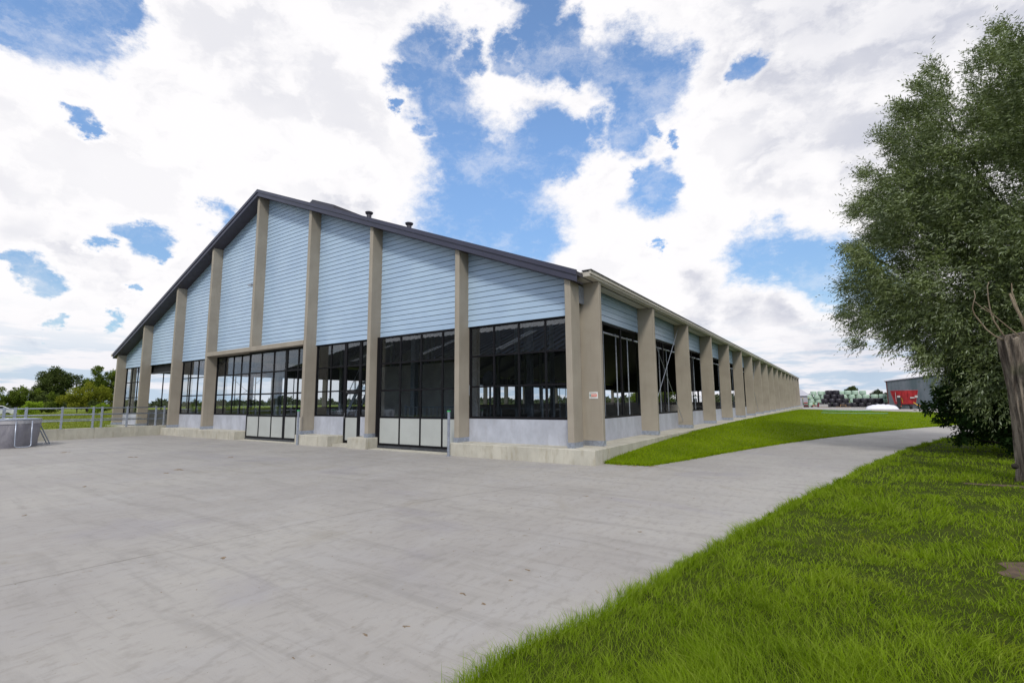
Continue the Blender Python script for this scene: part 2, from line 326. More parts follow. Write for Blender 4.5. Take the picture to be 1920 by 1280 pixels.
# ------------------------------------------------------------------ mesh helpers
def kind(o, k): o['kind'] = k; return o
def tag(o, label, cat, group=None):
    o['label'] = label; o['category'] = cat
    if group: o['group'] = group
    return o
def link(name, me, parent=None, loc=(0, 0, 0), rotz=0.):
    o = bpy.data.objects.new(name, me); COL.objects.link(o); o.location = loc
    if rotz: o.rotation_euler = (0, 0, rotz)
    if parent: o.parent = parent
    return o
def thing(name, label, cat, loc=(0, 0, 0), rotz=0., group=None):
    o = bpy.data.objects.new(name, None); COL.objects.link(o); o.location = loc; o.rotation_euler = (0, 0, rotz)
    o.empty_display_size = .2
    return tag(o, label, cat, group)
class MB:
    def __init__(s): s.v = []; s.f = []; s.mi = []; s.cur = 0
    def add(s, vs, fs):
        b = len(s.v); s.v += [tuple(v) for v in vs]; s.f += [tuple(b+i for i in f) for f in fs]; s.mi += [s.cur]*len(fs); return s
    def box(s, x0, y0, z0, x1, y1, z1):
        return s.add([(x, y, z) for z in (z0, z1) for y in (y0, y1) for x in (x0, x1)],
                     [(0,2,3,1), (4,5,7,6), (0,1,5,4), (2,6,7,3), (0,4,6,2), (1,3,7,5)])
    def prism(s, pts, a, axis_vec, lift=None):
        # pts: 3D polygon, extruded along axis_vec
        n = len(pts); q = [Vector(p) for p in pts]; e = Vector(axis_vec)
        return s.add(q+[p+e for p in q], [tuple(range(n))[::-1], tuple(range(n, 2*n))]+[(i, (i+1) % n, n+(i+1) % n, n+i) for i in range(n)])
    def tube(s, path, r, seg=8, cap=True):
        P = [Vector(p) for p in path]; rs = r if isinstance(r, (list, tuple)) else [r]*len(P); rings = []
        up = None
        for i, p in enumerate(P):
            t = (P[min(i+1, len(P)-1)]-P[max(i-1, 0)]).normalized()
            if up is None: up = t.orthogonal().normalized()
            up = (up - t*up.dot(t)).normalized(); w = t.cross(up)
            rings.append([p+(up*math.cos(2*math.pi*k/seg)+w*math.sin(2*math.pi*k/seg))*rs[i] for k in range(seg)])
        fs = []
        for i in range(len(P)-1):
            for k in range(seg): fs.append((i*seg+k, i*seg+(k+1) % seg, (i+1)*seg+(k+1) % seg, (i+1)*seg+k))
        if cap: fs += [tuple(range(seg))[::-1], tuple((len(P)-1)*seg+k for k in range(seg))]
        return s.add([v for rg in rings for v in rg], fs)
    def lathe(s, prof, seg=16, c=(0, 0, 0), axis='z'):
        vs = []
        for (r, z) in prof:
            for k in range(seg):
                a = 2*math.pi*k/seg; x, y = r*math.cos(a), r*math.sin(a)
                vs.append((c[0]+x, c[1]+y, c[2]+z) if axis == 'z' else ((c[0]+z, c[1]+x, c[2]+y) if axis == 'x' else (c[0]+x, c[1]+z, c[2]+y)))
        n = len(prof); fs = [(i*seg+k, i*seg+(k+1) % seg, (i+1)*seg+(k+1) % seg, (i+1)*seg+k) for i in range(n-1) for k in range(seg)]
        fs += [tuple(range(seg))[::-1], tuple((n-1)*seg+k for k in range(seg))]
        return s.add(vs, fs)
    def mesh(s, name, mat, smooth=False, bevel=0.):
        me = bpy.data.meshes.new(name); me.from_pydata(s.v, [], s.f)
        bm = bmesh.new(); bm.from_mesh(me)
        bmesh.ops.recalc_face_normals(bm, faces=bm.faces)
        if bevel: bmesh.ops.bevel(bm, geom=list(bm.edges), offset=bevel, segments=1, affect='EDGES', profile=.5)
        bm.to_mesh(me); bm.free()
        for mm in (mat if isinstance(mat, (list, tuple)) else [mat]): me.materials.append(MAT[mm])
        if smooth: me.shade_smooth()
        return me
    def build(s, name, mat, parent=None, loc=(0, 0, 0), rotz=0., smooth=False, bevel=0.):
        return link(name, s.mesh(name, mat, smooth, bevel), parent, loc, rotz)
def boxo(name, a, b, mat, parent=None, bevel=0.):
    # a box part whose origin is the centre of its foot
    c = ((a[0]+b[0])/2, (a[1]+b[1])/2, a[2])
    return MB().box(a[0]-c[0], a[1]-c[1], 0, b[0]-c[0], b[1]-c[1], b[2]-a[2]).build(name, mat, parent, c, bevel=bevel)
def npmesh(name, V, n, mat, smooth=False):
    """V (M,n,3): M separate polygons of n corners"""
    M = V.shape[0]; me = bpy.data.meshes.new(name)
    me.vertices.add(M*n); me.vertices.foreach_set('co', V.astype(np.float32).ravel())
    me.loops.add(M*n); me.loops.foreach_set('vertex_index', np.arange(M*n, dtype=np.int32))
    me.polygons.add(M); me.polygons.foreach_set('loop_start', np.arange(0, M*n, n, dtype=np.int32))
    me.polygons.foreach_set('loop_total', np.full(M, n, dtype=np.int32))
    me.update(calc_edges=True); me.materials.append(MAT[mat]); return me
def sheet(name, pts, z, mat, th=0.):
    mb = MB()
    if th: mb.prism([(x, y, z-th) for x, y in pts], 0, (0, 0, th))
    else: mb.add([(x, y, z) for x, y in pts], [tuple(range(len(pts)))])
    return kind(mb.build(name, mat), 'structure')
def inpoly(x, y, P):
    c = np.zeros(x.shape, bool); n = len(P)
    for i in range(n):
        x0, y0 = P[i]; x1, y1 = P[(i+1) % n]
        if y0 == y1: continue
        c ^= ((y0 > y) != (y1 > y)) & (x < (x1-x0)*(y-y0)/(y1-y0)+x0)
    return c
def smooth_curve(P, n):
    P = np.array(P, float); out = []
    for i in range(len(P)-1):
        p0, p1, p2, p3 = P[max(i-1, 0)], P[i], P[i+1], P[min(i+2, len(P)-1)]
        for t in np.arange(n)/n:
            out.append(.5*((2*p1)+(-p0+p2)*t+(2*p0-5*p1+4*p2-p3)*t*t+(-p0+3*p1-3*p2+p3)*t**3))
    out.append(P[-1]); return [tuple(p) for p in out]
def vnoise(x, y, s, seed=0):
    r = np.random.default_rng(seed); v = np.zeros_like(x)
    for k in range(7):
        a = r.uniform(0, 6.283); f = s*r.uniform(.6, 1.9); v += np.sin((x*math.cos(a)+y*math.sin(a))*f+r.uniform(0, 6.283)+1.3*np.sin((x*math.sin(a)-y*math.cos(a))*f*.7))
    return v/4.

# ------------------------------------------------------------------ ground
sheet('field', [(-2500, -2500), (2500, -2500), (2500, 2500), (-2500, 2500)], -.03, 'field')
path_in = smooth_curve([(5.33, -11.5), (5.33, -9.97), (5.37, -9.44), (5.62, -8.7), (5.74, -7.9), (5.98, -6.44), (6.16, -5.62), (6.54, -3.41), (7.05, -1.2), (7.51, 1.22), (8.72, 6.71), (10.19, 12.09), (11.85, 16.8), (14.5, 22.5), (19, 30), (27, 40)], 6)
path_out = smooth_curve([(2.97, .55), (3.55, 2.6), (4.39, 6.14), (5.93, 11.45), (8.74, 19.17), (12.28, 27.1), (17, 36), (24, 46), (30, 53)], 6)
sheet('yard', [(-26.2, -60), (5.33, -60), (40, -60), (40, -12), (60, 40), (80, 130), (-26.2, 130)], 0, 'yard')
lawn_poly = [(5.2, -60), (5.3, -20)]+path_in+[(45, 60), (90, 100), (200, 100), (200, -60)]
sheet('lawn', lawn_poly, .012, 'turf')
# lawn strip between the path and the barn: its surface climbs to the plinth
WX = 1.76
wedge = [(1.2, .42), (2.1, .36)]+path_out+[(16.5, 64.6), (11, 72.6), (6.4, 78.4), (WX, 83.5), (WX, .5)]
def path_x(y):
    P = path_out
    if y <= P[0][1]: return P[0][0]
    for (x0, y0), (x1, y1) in zip(P, P[1:]):
        if y0 <= y <= y1: return x0+(x1-x0)*(y-y0)/(y1-y0)
    return P[-1][0]
PXY = np.arange(0, 84, .5); PXX = np.array([path_x(y) for y in PXY])
def wedge_h(x, y):
    px = np.interp(y, PXY, PXX); t = np.clip((x-WX)/np.maximum(px-WX, .3), 0, 1)
    crest = np.interp(y, [0, 1, 4, 11, 22, 40, 70, 84], [.0, .08, .19, .33, .36, .28, .10, .03])
    k = np.clip((x-WX)/np.maximum(np.minimum(px-WX, 7), .3), 0, 1)
    return .015+crest*(1-k*k*(3-2*k))*1.0
def build_wedge():
    mb = MB(); rows = []
    ys = [.42]+list(np.arange(.6, 83, .6))+[83.4]
    for y in ys:
        xe = min(path_x(y), np.interp(y, [0, 53, 64.6, 72.6, 78.4, 83.5], [99, 30, 16.5, 11, 6.4, WX+.05]))
        rows.append([(WX+(xe-WX)*j/14, y) for j in range(15)])
    vs = [(x, y, float(wedge_h(np.array(x), np.array(y)))) for r in rows for x, y in r]
    fs = [(i*15+j, i*15+j+1, (i+1)*15+j+1, (i+1)*15+j) for i in range(len(rows)-1) for j in range(14)]
    mb.add(vs, fs); kind(mb.build('lawn_strip', 'turf_lawn', smooth=True), 'structure')
build_wedge()
sheet('meadow', [(-700, -600), (-26.35, -600), (-26.35, 130), (-700, 600)], .36, 'meadow')
# expansion joints of the yard slabs, thin tar-filled grooves
def strip(P, w, z, name, mat):
    P = smooth_curve(P, 8); mb = MB(); vs = []; n = len(P)
    for i, (x, y) in enumerate(P):
        x0, y0 = P[max(i-1, 0)]; x1, y1 = P[min(i+1, n-1)]; l = math.hypot(x1-x0, y1-y0); nx, ny = -(y1-y0)/l, (x1-x0)/l
        ww = w*(.6+.8*random.random()); j = .004*random.uniform(-1, 1)
        vs += [(x+nx*(ww/2+j), y+ny*(ww/2+j), z), (x-nx*(ww/2-j), y-ny*(ww/2-j), z)]
    mb.add(vs, [(2*i, 2*i+1, 2*i+3, 2*i+2) for i in range(n-1)]); return kind(mb.build(name, mat), 'structure')
strip([(.2, -20), (.42, -11.3), (.6, -9.4), (.78, -7.3), (1.35, -5.2), (2.2, -3.2)], .006, .004, 'yard_joint', 'joint')
strip([(-9.5, -20), (-9.2, -9), (-9.0, -.6)], .006, .004, 'yard_joint', 'joint')
strip([(-18, -18), (-17.6, -9), (-17.5, -.6)], .006, .004, 'yard_joint', 'joint')

# ------------------------------------------------------------------ grass
def blades(name, P, w, h, mat, lean=.5, wind=(.5, .2), z=None, seed=1, out=None):
    """P (N,2) roots; w,h (N,) -> bent blades of two quads"""
    g = np.random.default_rng(seed); N = len(P); a = g.uniform(0, 6.283, N); side = np.stack([np.cos(a), np.sin(a)], 1)
    b = g.uniform(0, 6.283, N); ln = h*lean*g.uniform(.2, 1.3, N)
    fx = vnoise(P[:, 0], P[:, 1], 2.2, 5); fy = vnoise(P[:, 0], P[:, 1], 2.2, 6)
    dx = np.cos(b)*ln+h*(wind[0]*.4+fx*.45); dy = np.sin(b)*ln+h*(wind[1]*.4+fy*.45)
    if out is not None: dx = dx+out[:, 0]*h; dy = dy+out[:, 1]*h
    z0 = np.zeros(N) if z is None else z
    def at(t, ww, hh, sgn):
        return np.stack([P[:, 0]+dx*t+side[:, 0]*w*ww*sgn, P[:, 1]+dy*t+side[:, 1]*w*ww*sgn, z0+h*hh], 1)
    v = [at(0, .5, -.05, 1), at(0, .5, -.05, -1), at(.34, .42, .58, 1), at(.34, .42, .58, -1), at(1, .03, .98, 1), at(1, .03, .98, -1)]
    V = np.stack(v, 1).astype(np.float32)         # N,6,3
    me = bpy.data.meshes.new(name); me.vertices.add(N*6); me.vertices.foreach_set('co', V.ravel())
    idx = (np.array([0, 1, 3, 2, 2, 3, 5, 4], dtype=np.int32)[None, :]+6*np.arange(N, dtype=np.int32)[:, None]).ravel()
    me.loops.add(N*8); me.loops.foreach_set('vertex_index', idx); me.polygons.add(N*2)
    me.polygons.foreach_set('loop_start', np.arange(0, N*8, 4, dtype=np.int32)); me.polygons.foreach_set('loop_total', np.full(N*2, 4, dtype=np.int32))
    me.update(calc_edges=True); me.materials.append(MAT[mat]); me.shade_smooth()
    return link(name, me)
PATCH = [(8.95, -5.45, .40, .36), (8.3, -.85, .55, .10), (6.35, -7.25, .20, .06), (7.5, -4.5, .3, .04), (8.6, -7.0, .12, .05), (10.0, 1.0, .7, .15), (6.75, -3.6, .1, .3)]
def bare(x, y):
    b = np.zeros(x.shape, bool)
    for cx, cy, a, c in PATCH:
        q = ((x-cx)/a)**2+((y-cy)/max(c, .05))**2+.5*vnoise(x, y, 9, 3); b |= q < 1
    return b
def front_grass():
    N = 430000; th = rng.uniform(R(-62), R(34), N); r = 1.7*np.exp(rng.uniform(0, math.log(32/1.7), N))
    x = CAM.x+r*np.sin(th); y = CAM.y+r*np.cos(th); T = 270000         # most blades stand in tufts and lean out of them
    q = rng.integers(0, 9500, T)+T; sp = .028*np.maximum(1, (r[q]/3)**.8); ox, oy = rng.normal(0, 1, T), rng.normal(0, 1, T)
    x[:T] = x[q]+ox*sp; y[:T] = y[q]+oy*sp; r = np.hypot(x-CAM.x, y-CAM.y)
    O = np.zeros((N, 2)); O[:T, 0] = ox*.42; O[:T, 1] = oy*.42; tall = np.ones(N); tall[:T] = (.75+.85*rng.random(9500+T)[q-T])*np.exp(-.12*(ox**2+oy**2))*1.15
    k = inpoly(x, y, lawn_poly); cl = vnoise(x, y, 3.2, 9)
    k &= ~(bare(x, y) & (rng.random(N) < .8)); k &= rng.random(N) < np.clip(.80+.35*cl, .3, 1)
    x, y, r, cl, O, tall = x[k], y[k], r[k], cl[k], O[k], tall[k]; n = len(x)
    h = (.056+.036*np.clip(vnoise(x, y, 1.3, 2), -1, 1)+.030*np.clip(cl, 0, 1))*rng.uniform(.55, 1.35, n)*tall
    h = np.maximum(h, .02); w = .0032*np.maximum(1, (r/3.2)**.85)
    o = blades('lawn_grass', np.stack([x, y], 1), w, h, 'blade', 1.15, (.3, .1), z=np.full(n, .01), seed=3, out=O)
    tag(o, 'thick bright green lawn of long leaning blades right of the concrete path', 'grass'); kind(o, 'stuff')
front_grass()
def edge_tufts():
    P = np.array(path_in); pts = []
    for i in range(len(P)-1):
        d = np.hypot(*(P[i+1]-P[i])); rr_ = math.hypot(P[i][0]-CAM.x, P[i][1]-CAM.y); n = int(d*min(900, 5200/max(rr_, 2)))
        t = rng.random((n, 1)); off = rng.normal(0, .035, (n, 1)); nrm = np.array([P[i+1][1]-P[i][1], P[i][0]-P[i+1][0]])/max(d, 1e-6)
        pts.append(P[i]+(P[i+1]-P[i])*t+nrm*(off+.02+.05*vnoise((P[i][0]+t)*1., (P[i][1]+t*d)*1., 6, 4)))
    P2 = np.concatenate(pts); r = np.hypot(P2[:, 0]-CAM.x, P2[:, 1]-CAM.y); n = len(P2)
    h = .075*rng.uniform(.4, 1.6, n)*(1+.6*np.clip(vnoise(P2[:, 0], P2[:, 1], 4, 8), -.6, 1)); w = .0036*np.maximum(1, (r/3.2)**.85)
    o = blades('edge_grass', P2, w, h, 'blade', .9, (-.3, .1), z=np.zeros(n), seed=5)
    tag(o, 'ragged taller grass hanging over the concrete path edge', 'grass'); kind(o, 'stuff')
edge_tufts()
def strip_edge():
    P = [(1.25, .40), (1.8, .40), (2.3, .38), (2.9, .5)]+path_out[:40]; pts = []
    for (x0, y0), (x1, y1) in zip(P, P[1:]):
        d = math.hypot(x1-x0, y1-y0); n = int(d*(420 if y0 < 12 else 160)); t = rng.random((n, 1))
        off = rng.normal(0, .05, (n, 2)); pts.append(np.array([[x0, y0]])+np.array([[x1-x0, y1-y0]])*t+off)
    P2 = np.concatenate(pts); r = np.hypot(P2[:, 0]-CAM.x, P2[:, 1]-CAM.y); n = len(P2); h = .07*rng.uniform(.4, 1.6, n)
    o = blades('edge_grass', P2, .0045*(r/4)**.85, h, 'blade_lawn', 1., z=np.zeros(n), seed=15)
    tag(o, 'ragged grass fringe of the strip between barn and path', 'grass'); kind(o, 'stuff')
strip_edge()
def strip_grass():
    N = 260000; th = rng.uniform(R(-32), R(20), N); r = 12.5*np.exp(rng.uniform(0, math.log(88/12.5), N))
    x = CAM.x+r*np.sin(th); y = CAM.y+r*np.cos(th); k = inpoly(x, y, wedge); x, y, r = x[k], y[k], r[k]; n = len(x)
    h = .055*rng.uniform(.5, 1.3, n)*(1+.25*vnoise(x, y, 1.2, 7)); w = .0040*np.maximum(1, (r/4)**.9)
    o = blades('strip_grass', np.stack([x, y], 1), w, h, 'blade_lawn', .6, z=wedge_h(x, y)-.005, seed=8)
    tag(o, 'short mown grass strip between barn plinth and curved path', 'grass'); kind(o, 'stuff')
strip_grass()
def meadow_grass():
    N = 60000; r = 24*np.exp(rng.uniform(0, math.log(95/24), N)); th = rng.uniform(R(-100), R(-62), N)
    x = CAM.x+r*np.sin(th); y = CAM.y+r*np.cos(th); k = (x < -36.5) | ((x < -26.6) & (y < -.6)); x, y, r = x[k], y[k], r[k]; n = len(x)
    tall = np.clip((r-52)/12, 0, 1)
    h = (.08+.42*tall)*rng.uniform(.5, 1.4, n); w = .004*(r/4)**.95
    o = blades('meadow_grass', np.stack([x, y], 1), w, h, 'blade_meadow', .6, z=np.full(n, .36), seed=12)
    tag(o, 'rough yellowish meadow grass behind the concrete retaining wall', 'grass'); kind(o, 'stuff')
meadow_grass()
def bare_soil():
    for (cx, cy, a, c) in PATCH[:1]+PATCH[5:6]:
        pts = []
        for k in range(26):
            t = 2*math.pi*k/26; q = .95+.18*math.sin(3*t+cx)+.14*math.sin(5*t+cy)+random.uniform(-.08, .08); pts.append((cx+a*q*math.cos(t), cy+max(c, .08)*q*math.sin(t)))
        sheet('bare_soil', pts, .016, 'soil')
bare_soil()
def debris():
    # dried mud crumbs scattered on the yard
    spots = [(1.34, -9.6, .05), (4.37, -8.92, .045), (4.65, -8.99, .03), (4.4, -9.66, .03), (4.24, -9.94, .028), (4.09, -10.44, .02), (3.43, -7.98, .02), (4.68, -10.14, .012), (3.33, -4.17, .05), (-17.09, -6.63, .22), (-7.69, -6.5, .16), (-7.19, -7.0, .10), (-3.69, -10.28, .05), (-6.39, -8.81, .08), (4.53, -8.07, .04), (4.54, -8.41, .035), (5.0, -6.01, .045), (-12.6, -5.9, .2), (-9.6, -4.2, .12), (2.2, .35, .22), (2.7, .25, .16), (3.1, .45, .12)]
    mb = MB()
    for sx, sy, sr in spots:
        for j in range(7 if sr > .02 else 2):
            ox, oy = random.gauss(0, sr*.5), random.gauss(0, sr*.28); r = sr*random.uniform(.2, .62); n = 7
            ring = [(sx+ox+r*random.uniform(.7, 1.2)*math.cos(2*math.pi*k/n), sy+oy+r*.6*random.uniform(.7, 1.2)*math.sin(2*math.pi*k/n), .001) for k in range(n)]
            b = len(mb.v); mb.add(ring+[(sx+ox, sy+oy, min(.012, r*.25))], [(k, (k+1) % n, n) for k in range(n)])
    for j in range(420):
        t = random.random(); x = random.uniform(-14, 5.1); y = -11.6+11*random.random()**1.4; r = random.uniform(.003, .010)*(1+max(0, y+9)*.12)
        if x > 5.2: continue
        ring = [(x+r*math.cos(k*1.57+t), y+r*.7*math.sin(k*1.57+t), .001) for k in range(4)]
        mb.add(ring+[(x, y, r*.5)], [(k, (k+1) % 4, 4) for k in range(4)])
    o = mb.build('mud_crumbs', 'mud'); tag(o, 'brown crumbs of dried mud scattered over the concrete yard', 'dirt'); kind(o, 'stuff')
debris()

# ------------------------------------------------------------------ the barn
GX = [-34.91, -30.61, -25.94, -21.65, -17.01, -12.37, -8.05, -3.47, .82]
XR, ZR, SL = -16.82, 12.77, .400
FZ, WY, SX = .42, .53, .80            # floor level, gable wall plane, side wall plane
DY, Y1, NB = 5.2905, 1.03, 17
YEND = Y1+NB*DY+.17
def zroof(x): return ZR-SL*abs(x-XR)
barn = thing('cattle_barn', 'long cattle barn with pale blue boarded gable, taupe fins and dark roof', 'barn')
def P(name, a, b, mat, parent=barn, bevel=0.): return boxo(name, a, b, mat, parent, bevel)
# plinth, with gaps at the gates and the door
for (a, b) in ((-26.15, -17.55), (-12.37, -10.08), (-8.80, -7.70), (-3.5, WX)):
    y0 = -.22 if b < 0 else -.24
    P('plinth', (a, y0, -.1), (b, WY+.25, FZ-.003), 'plinth', bevel=.018)
P('plinth', (SX-.35, WY+.26, -.1), (WX-.001, YEND+.3, FZ-.006), 'plinth', bevel=.018)
P('plinth', (-35.3, -.24, -.1), (-26.17, WY+.25, FZ-.05), 'plinth')
P('plinth', (-36.2, WY+.26, -.1), (-34.4, YEND+.3, FZ-.006), 'plinth')
kind(P('barn_floor', (-34.38, WY+.27, -.1), (SX-.36, YEND, FZ-.01), 'barn_floor'), 'structure')
P('threshold', (-17.5, -.1, -.1), (-12.4, WY+.24, .02), 'plinth'); P('threshold', (-7.68, -.1, -.1), (-3.52, WY+.24, .02), 'plinth'); P('threshold', (-10.06, -.0, -.1), (-8.82, WY+.24, .10), 'plinth')
# gable fins
def shoe(par, x0, x1, y0, y1):
    c = ((x0+x1)/2, (y0+y1)/2); e = .012
    o = MB().box(x0-e-c[0], y0-e-c[1], 0, x1+e-c[0], y1+e-c[1], .15).build('base_shoe', 'galv', par, (0, 0, 0)); return o
fins = []
for i, x in enumerate(GX):
    y1 = WY+.04
    for (za, zb) in ([(FZ, None)] if i != 4 else [(4.59, None)]):
        pts = [(-.1, 0, 0), (.1, 0, 0), (.1, 0, zroof(x+.2)-.33-za), (0, 0, zroof(x+.1)-.33-za), (-.1, 0, zroof(x)-.33-za)]
        f = MB().prism([(p[0], -(y1)/2, p[2]) for p in pts], 0, (0, y1, 0)).build('concrete_fin', 'fin', barn, (x+.1, y1/2, za), bevel=.010)
        if i != 4: MB().box(-.112, -y1/2-.012, -.001, .112, y1/2, .15).build('base_shoe', 'galv', f)
# side fins, right and left
me_f = MB().box(-.335, -.085, 0, .335, .085, 5.42-FZ).mesh('concrete_fin', 'fin', bevel=.010)
me_s = MB().box(-.347, -.097, -.001, .347, .097, .15).mesh('base_shoe', 'galv')
for i in range(NB+1):
    for sgn, xc in ((1, 1.137), (-1, -34.45-.6)):
        f = link('concrete_fin', me_f, barn, (xc, Y1+.085+DY*i, FZ)); link('base_shoe', me_s, f)
P('corner_post', (.60, WY+.05, FZ), (.82, 1.04, 5.3), 'fin'); P('bracket', (.90, .58, 4.75), (.97, 1.02, 5.30), 'galv')
# portal beam over the double gate
P('portal_beam', (-21.63, -.012, 4.37), (-12.39, WY+.02, 4.59), 'fin', bevel=.012)
# siding boards, lapped
def clip_roof(poly, off):
    def side(p, s): return (ZR-off-SL*s*(p[0]-XR))-p[1]
    for s in (1, -1):
        out = []
        for i in range(len(poly)):
            a, b = poly[i], poly[(i+1) % len(poly)]; fa, fb = side(a, s), side(b, s)
            if fa >= 0: out.append(a)
            if (fa > 0) != (fb > 0): t = fa/(fa-fb); out.append((a[0]+(b[0]-a[0])*t, a[1]+(b[1]-a[1])*t))
        poly = out
        if len(poly) < 3: return None
    return poly
PITCH = .197
for i in range(8):
    a, b = GX[i]+.2, GX[i+1]; z = 4.59 if i in (3, 4) else 4.375
    while z < 12.6:
        poly = clip_roof([(a, z+.008), (b, z+.008), (b, z+PITCH-.009), (a, z+PITCH-.009)], .30)
        if not poly or max(p[1] for p in poly)-z < .02: break
        n = len(poly); cx = (a+b)/2; ztop = z+PITCH
        fr = [(p[0]-cx, -.022+.016*min(1, (p[1]-z)/PITCH), p[1]-z) for p in poly]; bk = [(p[0]-cx, .012, p[1]-z) for p in poly]
        mb = MB().add(fr+bk, [tuple(range(n)), tuple(range(n, 2*n))[::-1]]+[(k, n+k, n+(k+1) % n, (k+1) % n) for k in range(n)])
        mb.build('siding_board', 'siding', barn, (cx, WY-.01, z)); z += PITCH
    P('siding_trim', (a+.001, WY-.045, (4.59 if i in (3, 4) else 4.375)-.012), (b-.001, WY-.0025, (4.59 if i in (3, 4) else 4.375)+.006), 'siding')
# backing wall of the gable: one dark sheathing behind the boards
for i in range(8):
    a, b = GX[i]+.2, GX[i+1]; z0 = 4.60 if i in (3, 4) else 4.40
    poly = clip_roof([(a-.1, z0), (b+.1, z0), (b+.1, 13), (a-.1, 13)], .30)
    MB().prism([(p[0], WY+.006, p[1]) for p in poly], 0, (0, .10, 0)).build('sheathing', 'sheath', barn)
me_b = MB().add([(x, y, z) for y in (-2.56, 2.56) for x, z in ((.012, 0), (-.03, 0), (-.03, PITCH-.009), (-.006, PITCH-.009))], [(0,1,2,3), (7,6,5,4), (0,4,5,1), (1,5,6,2), (2,6,7,3), (3,7,4,0)]).mesh('siding_board', 'siding')
for i in range(NB):
    yc = Y1+.085+DY*(i+.5)
    for k in range(5): link('siding_board', me_b, barn, (SX+.02, yc, 4.49+PITCH*k+.004*(k % 2)))
    P('siding_trim', (SX-.02, yc-2.55, 4.472), (SX+.038, yc+2.55, 4.488), 'siding')
    P('sheathing', (SX-.06, yc-2.56, 4.50), (SX-.009, yc+2.56, 5.5), 'sheath')
    P('sheathing', (-34.85, yc-2.56, 4.08), (-34.78, yc+2.56, 5.25), 'dark_clad')
# low walls
for a, b in ((-34.71, -30.61), (-25.74, -21.65), (-21.45, -17.62), (-12.17, -10.10), (-9.02, -8.05), (-3.27, .82)):
    P('lower_wall', (a+.002, WY+.03, FZ-.01), (b-.002, WY+.20, 1.19), 'lower_wall', bevel=.006)
for i in range(NB):
    y0 = Y1+.17+DY*i
    P('lower_wall', (SX-.20, y0-.02, FZ-.01), (SX+.01, y0+DY-.15, 1.15), 'lower_wall', bevel=.006)
    P('lower_wall', (-34.95, y0-.02, FZ-.01), (-34.75, y0+DY-.15, 1.42), 'inner_conc')
# glazing
pane_cache = {}
def pane_mesh(w, h, along='x'):
    k = (round(w, 3), round(h, 3), along)
    if k not in pane_cache:
        pane_cache[k] = (MB().box(-w/2, -.004, 0, w/2, .004, h) if along == 'x' else MB().box(-.004, -w/2, 0, .004, w/2, h)).mesh('pane', 'glass')
    return pane_cache[k]
ROWS = [1.19, 2.27, 3.32, 4.37]
def window(xs, y, zs, name='window', solid=0, fw_=.075, mw=.06, parent=barn, th=.07):
    mb = MB(); x0, x1, z0, z1 = xs[0], xs[-1], zs[0], zs[-1]; cx = (x0+x1)/2
    mb.box(x0-cx, -th/2, 0, x0+fw_-cx, th/2, z1-z0); mb.box(x1-fw_-cx, -th/2, 0, x1-cx, th/2, z1-z0)
    mb.box(x0+fw_-cx, -th/2+.002, 0, x1-fw_-cx, th/2-.002, fw_); mb.box(x0+fw_-cx, -th/2+.002, z1-z0-fw_, x1-fw_-cx, th/2-.002, z1-z0)
    for x in xs[1:-1]: mb.box(x-mw/2-cx, -th/2+.006, fw_, x+mw/2-cx, th/2-.006, z1-z0-fw_)
    for z in zs[1:-1]:
        e = [x0+fw_]+[v for x in xs[1:-1] for v in (x-mw/2, x+mw/2)]+[x1-fw_]
        for a, b in zip(e[::2], e[1::2]): mb.box(a-cx, -th/2+.012, z-z0-mw/2, b-cx, th/2-.012, z-z0+mw/2)
    w = link(name, mb.mesh(name, 'black_frame'), parent, (cx, y, z0))
    for i in range(len(xs)-1):
        a = xs[i]+(fw_ if i == 0 else mw/2); b = xs[i+1]-(fw_ if i == len(xs)-2 else mw/2)
        for j in range(len(zs)-1):
            c = zs[j]+(fw_ if j == 0 else mw/2); d = zs[j+1]-(fw_ if j == len(zs)-2 else mw/2)
            if j < solid: MB().box(-(b-a)/2, -.015, 0, (b-a)/2, .015, d-c).build('gate_panel', 'gate_panel', w, ((a+b)/2-cx, 0, c-z0))
            else: link('pane', pane_mesh(b-a, d-c), w, ((a+b)/2-cx, 0, c-z0))
    return w
yw = WY+.06
window([-34.70, -33.65, -32.63, -31.62, -30.62], yw, ROWS)
window([-25.73, -24.68, -23.69, -22.68, -21.66], yw, ROWS)
window([-21.44, -20.52, -19.62, -18.78, -17.86], yw, ROWS)
P('gate_post', (-17.855, yw-.06, .42), (-17.62, yw+.06, 4.36), 'black_frame')
window([-12.16, -11.10, -10.09], yw, ROWS)
window([-9.10, -8.06], yw, ROWS)
window([-10.085, -9.105], yw, [2.235, 3.32, 4.37])
window([-3.26, -2.21, -1.2, -.19, .81], yw, ROWS)
# entrance door
door = window([-10.075, -9.115], yw-.01, [.12, 1.19, 2.23], 'entrance_door', 1, .10)
h = MB().tube([(-9.115+.9-.96-9.595+9.595, 0, 0), (0, 0, 0)], .01) if False else MB()
h.box(-.43, -.062, .98, -.405, -.035, 1.22); h.tube([(-.418, -.06, 1.08), (-.418, -.10, 1.08), (-.33, -.105, 1.08)], .011)
h.build('handle', 'chrome', door)
P('door_jamb', (-10.10, WY+.02, .0), (-10.078, WY+.16, 1.2), 'black_frame'); P('door_jamb', (-9.112, WY+.02, .0), (-9.03, WY+.16, 1.2), 'black_frame')
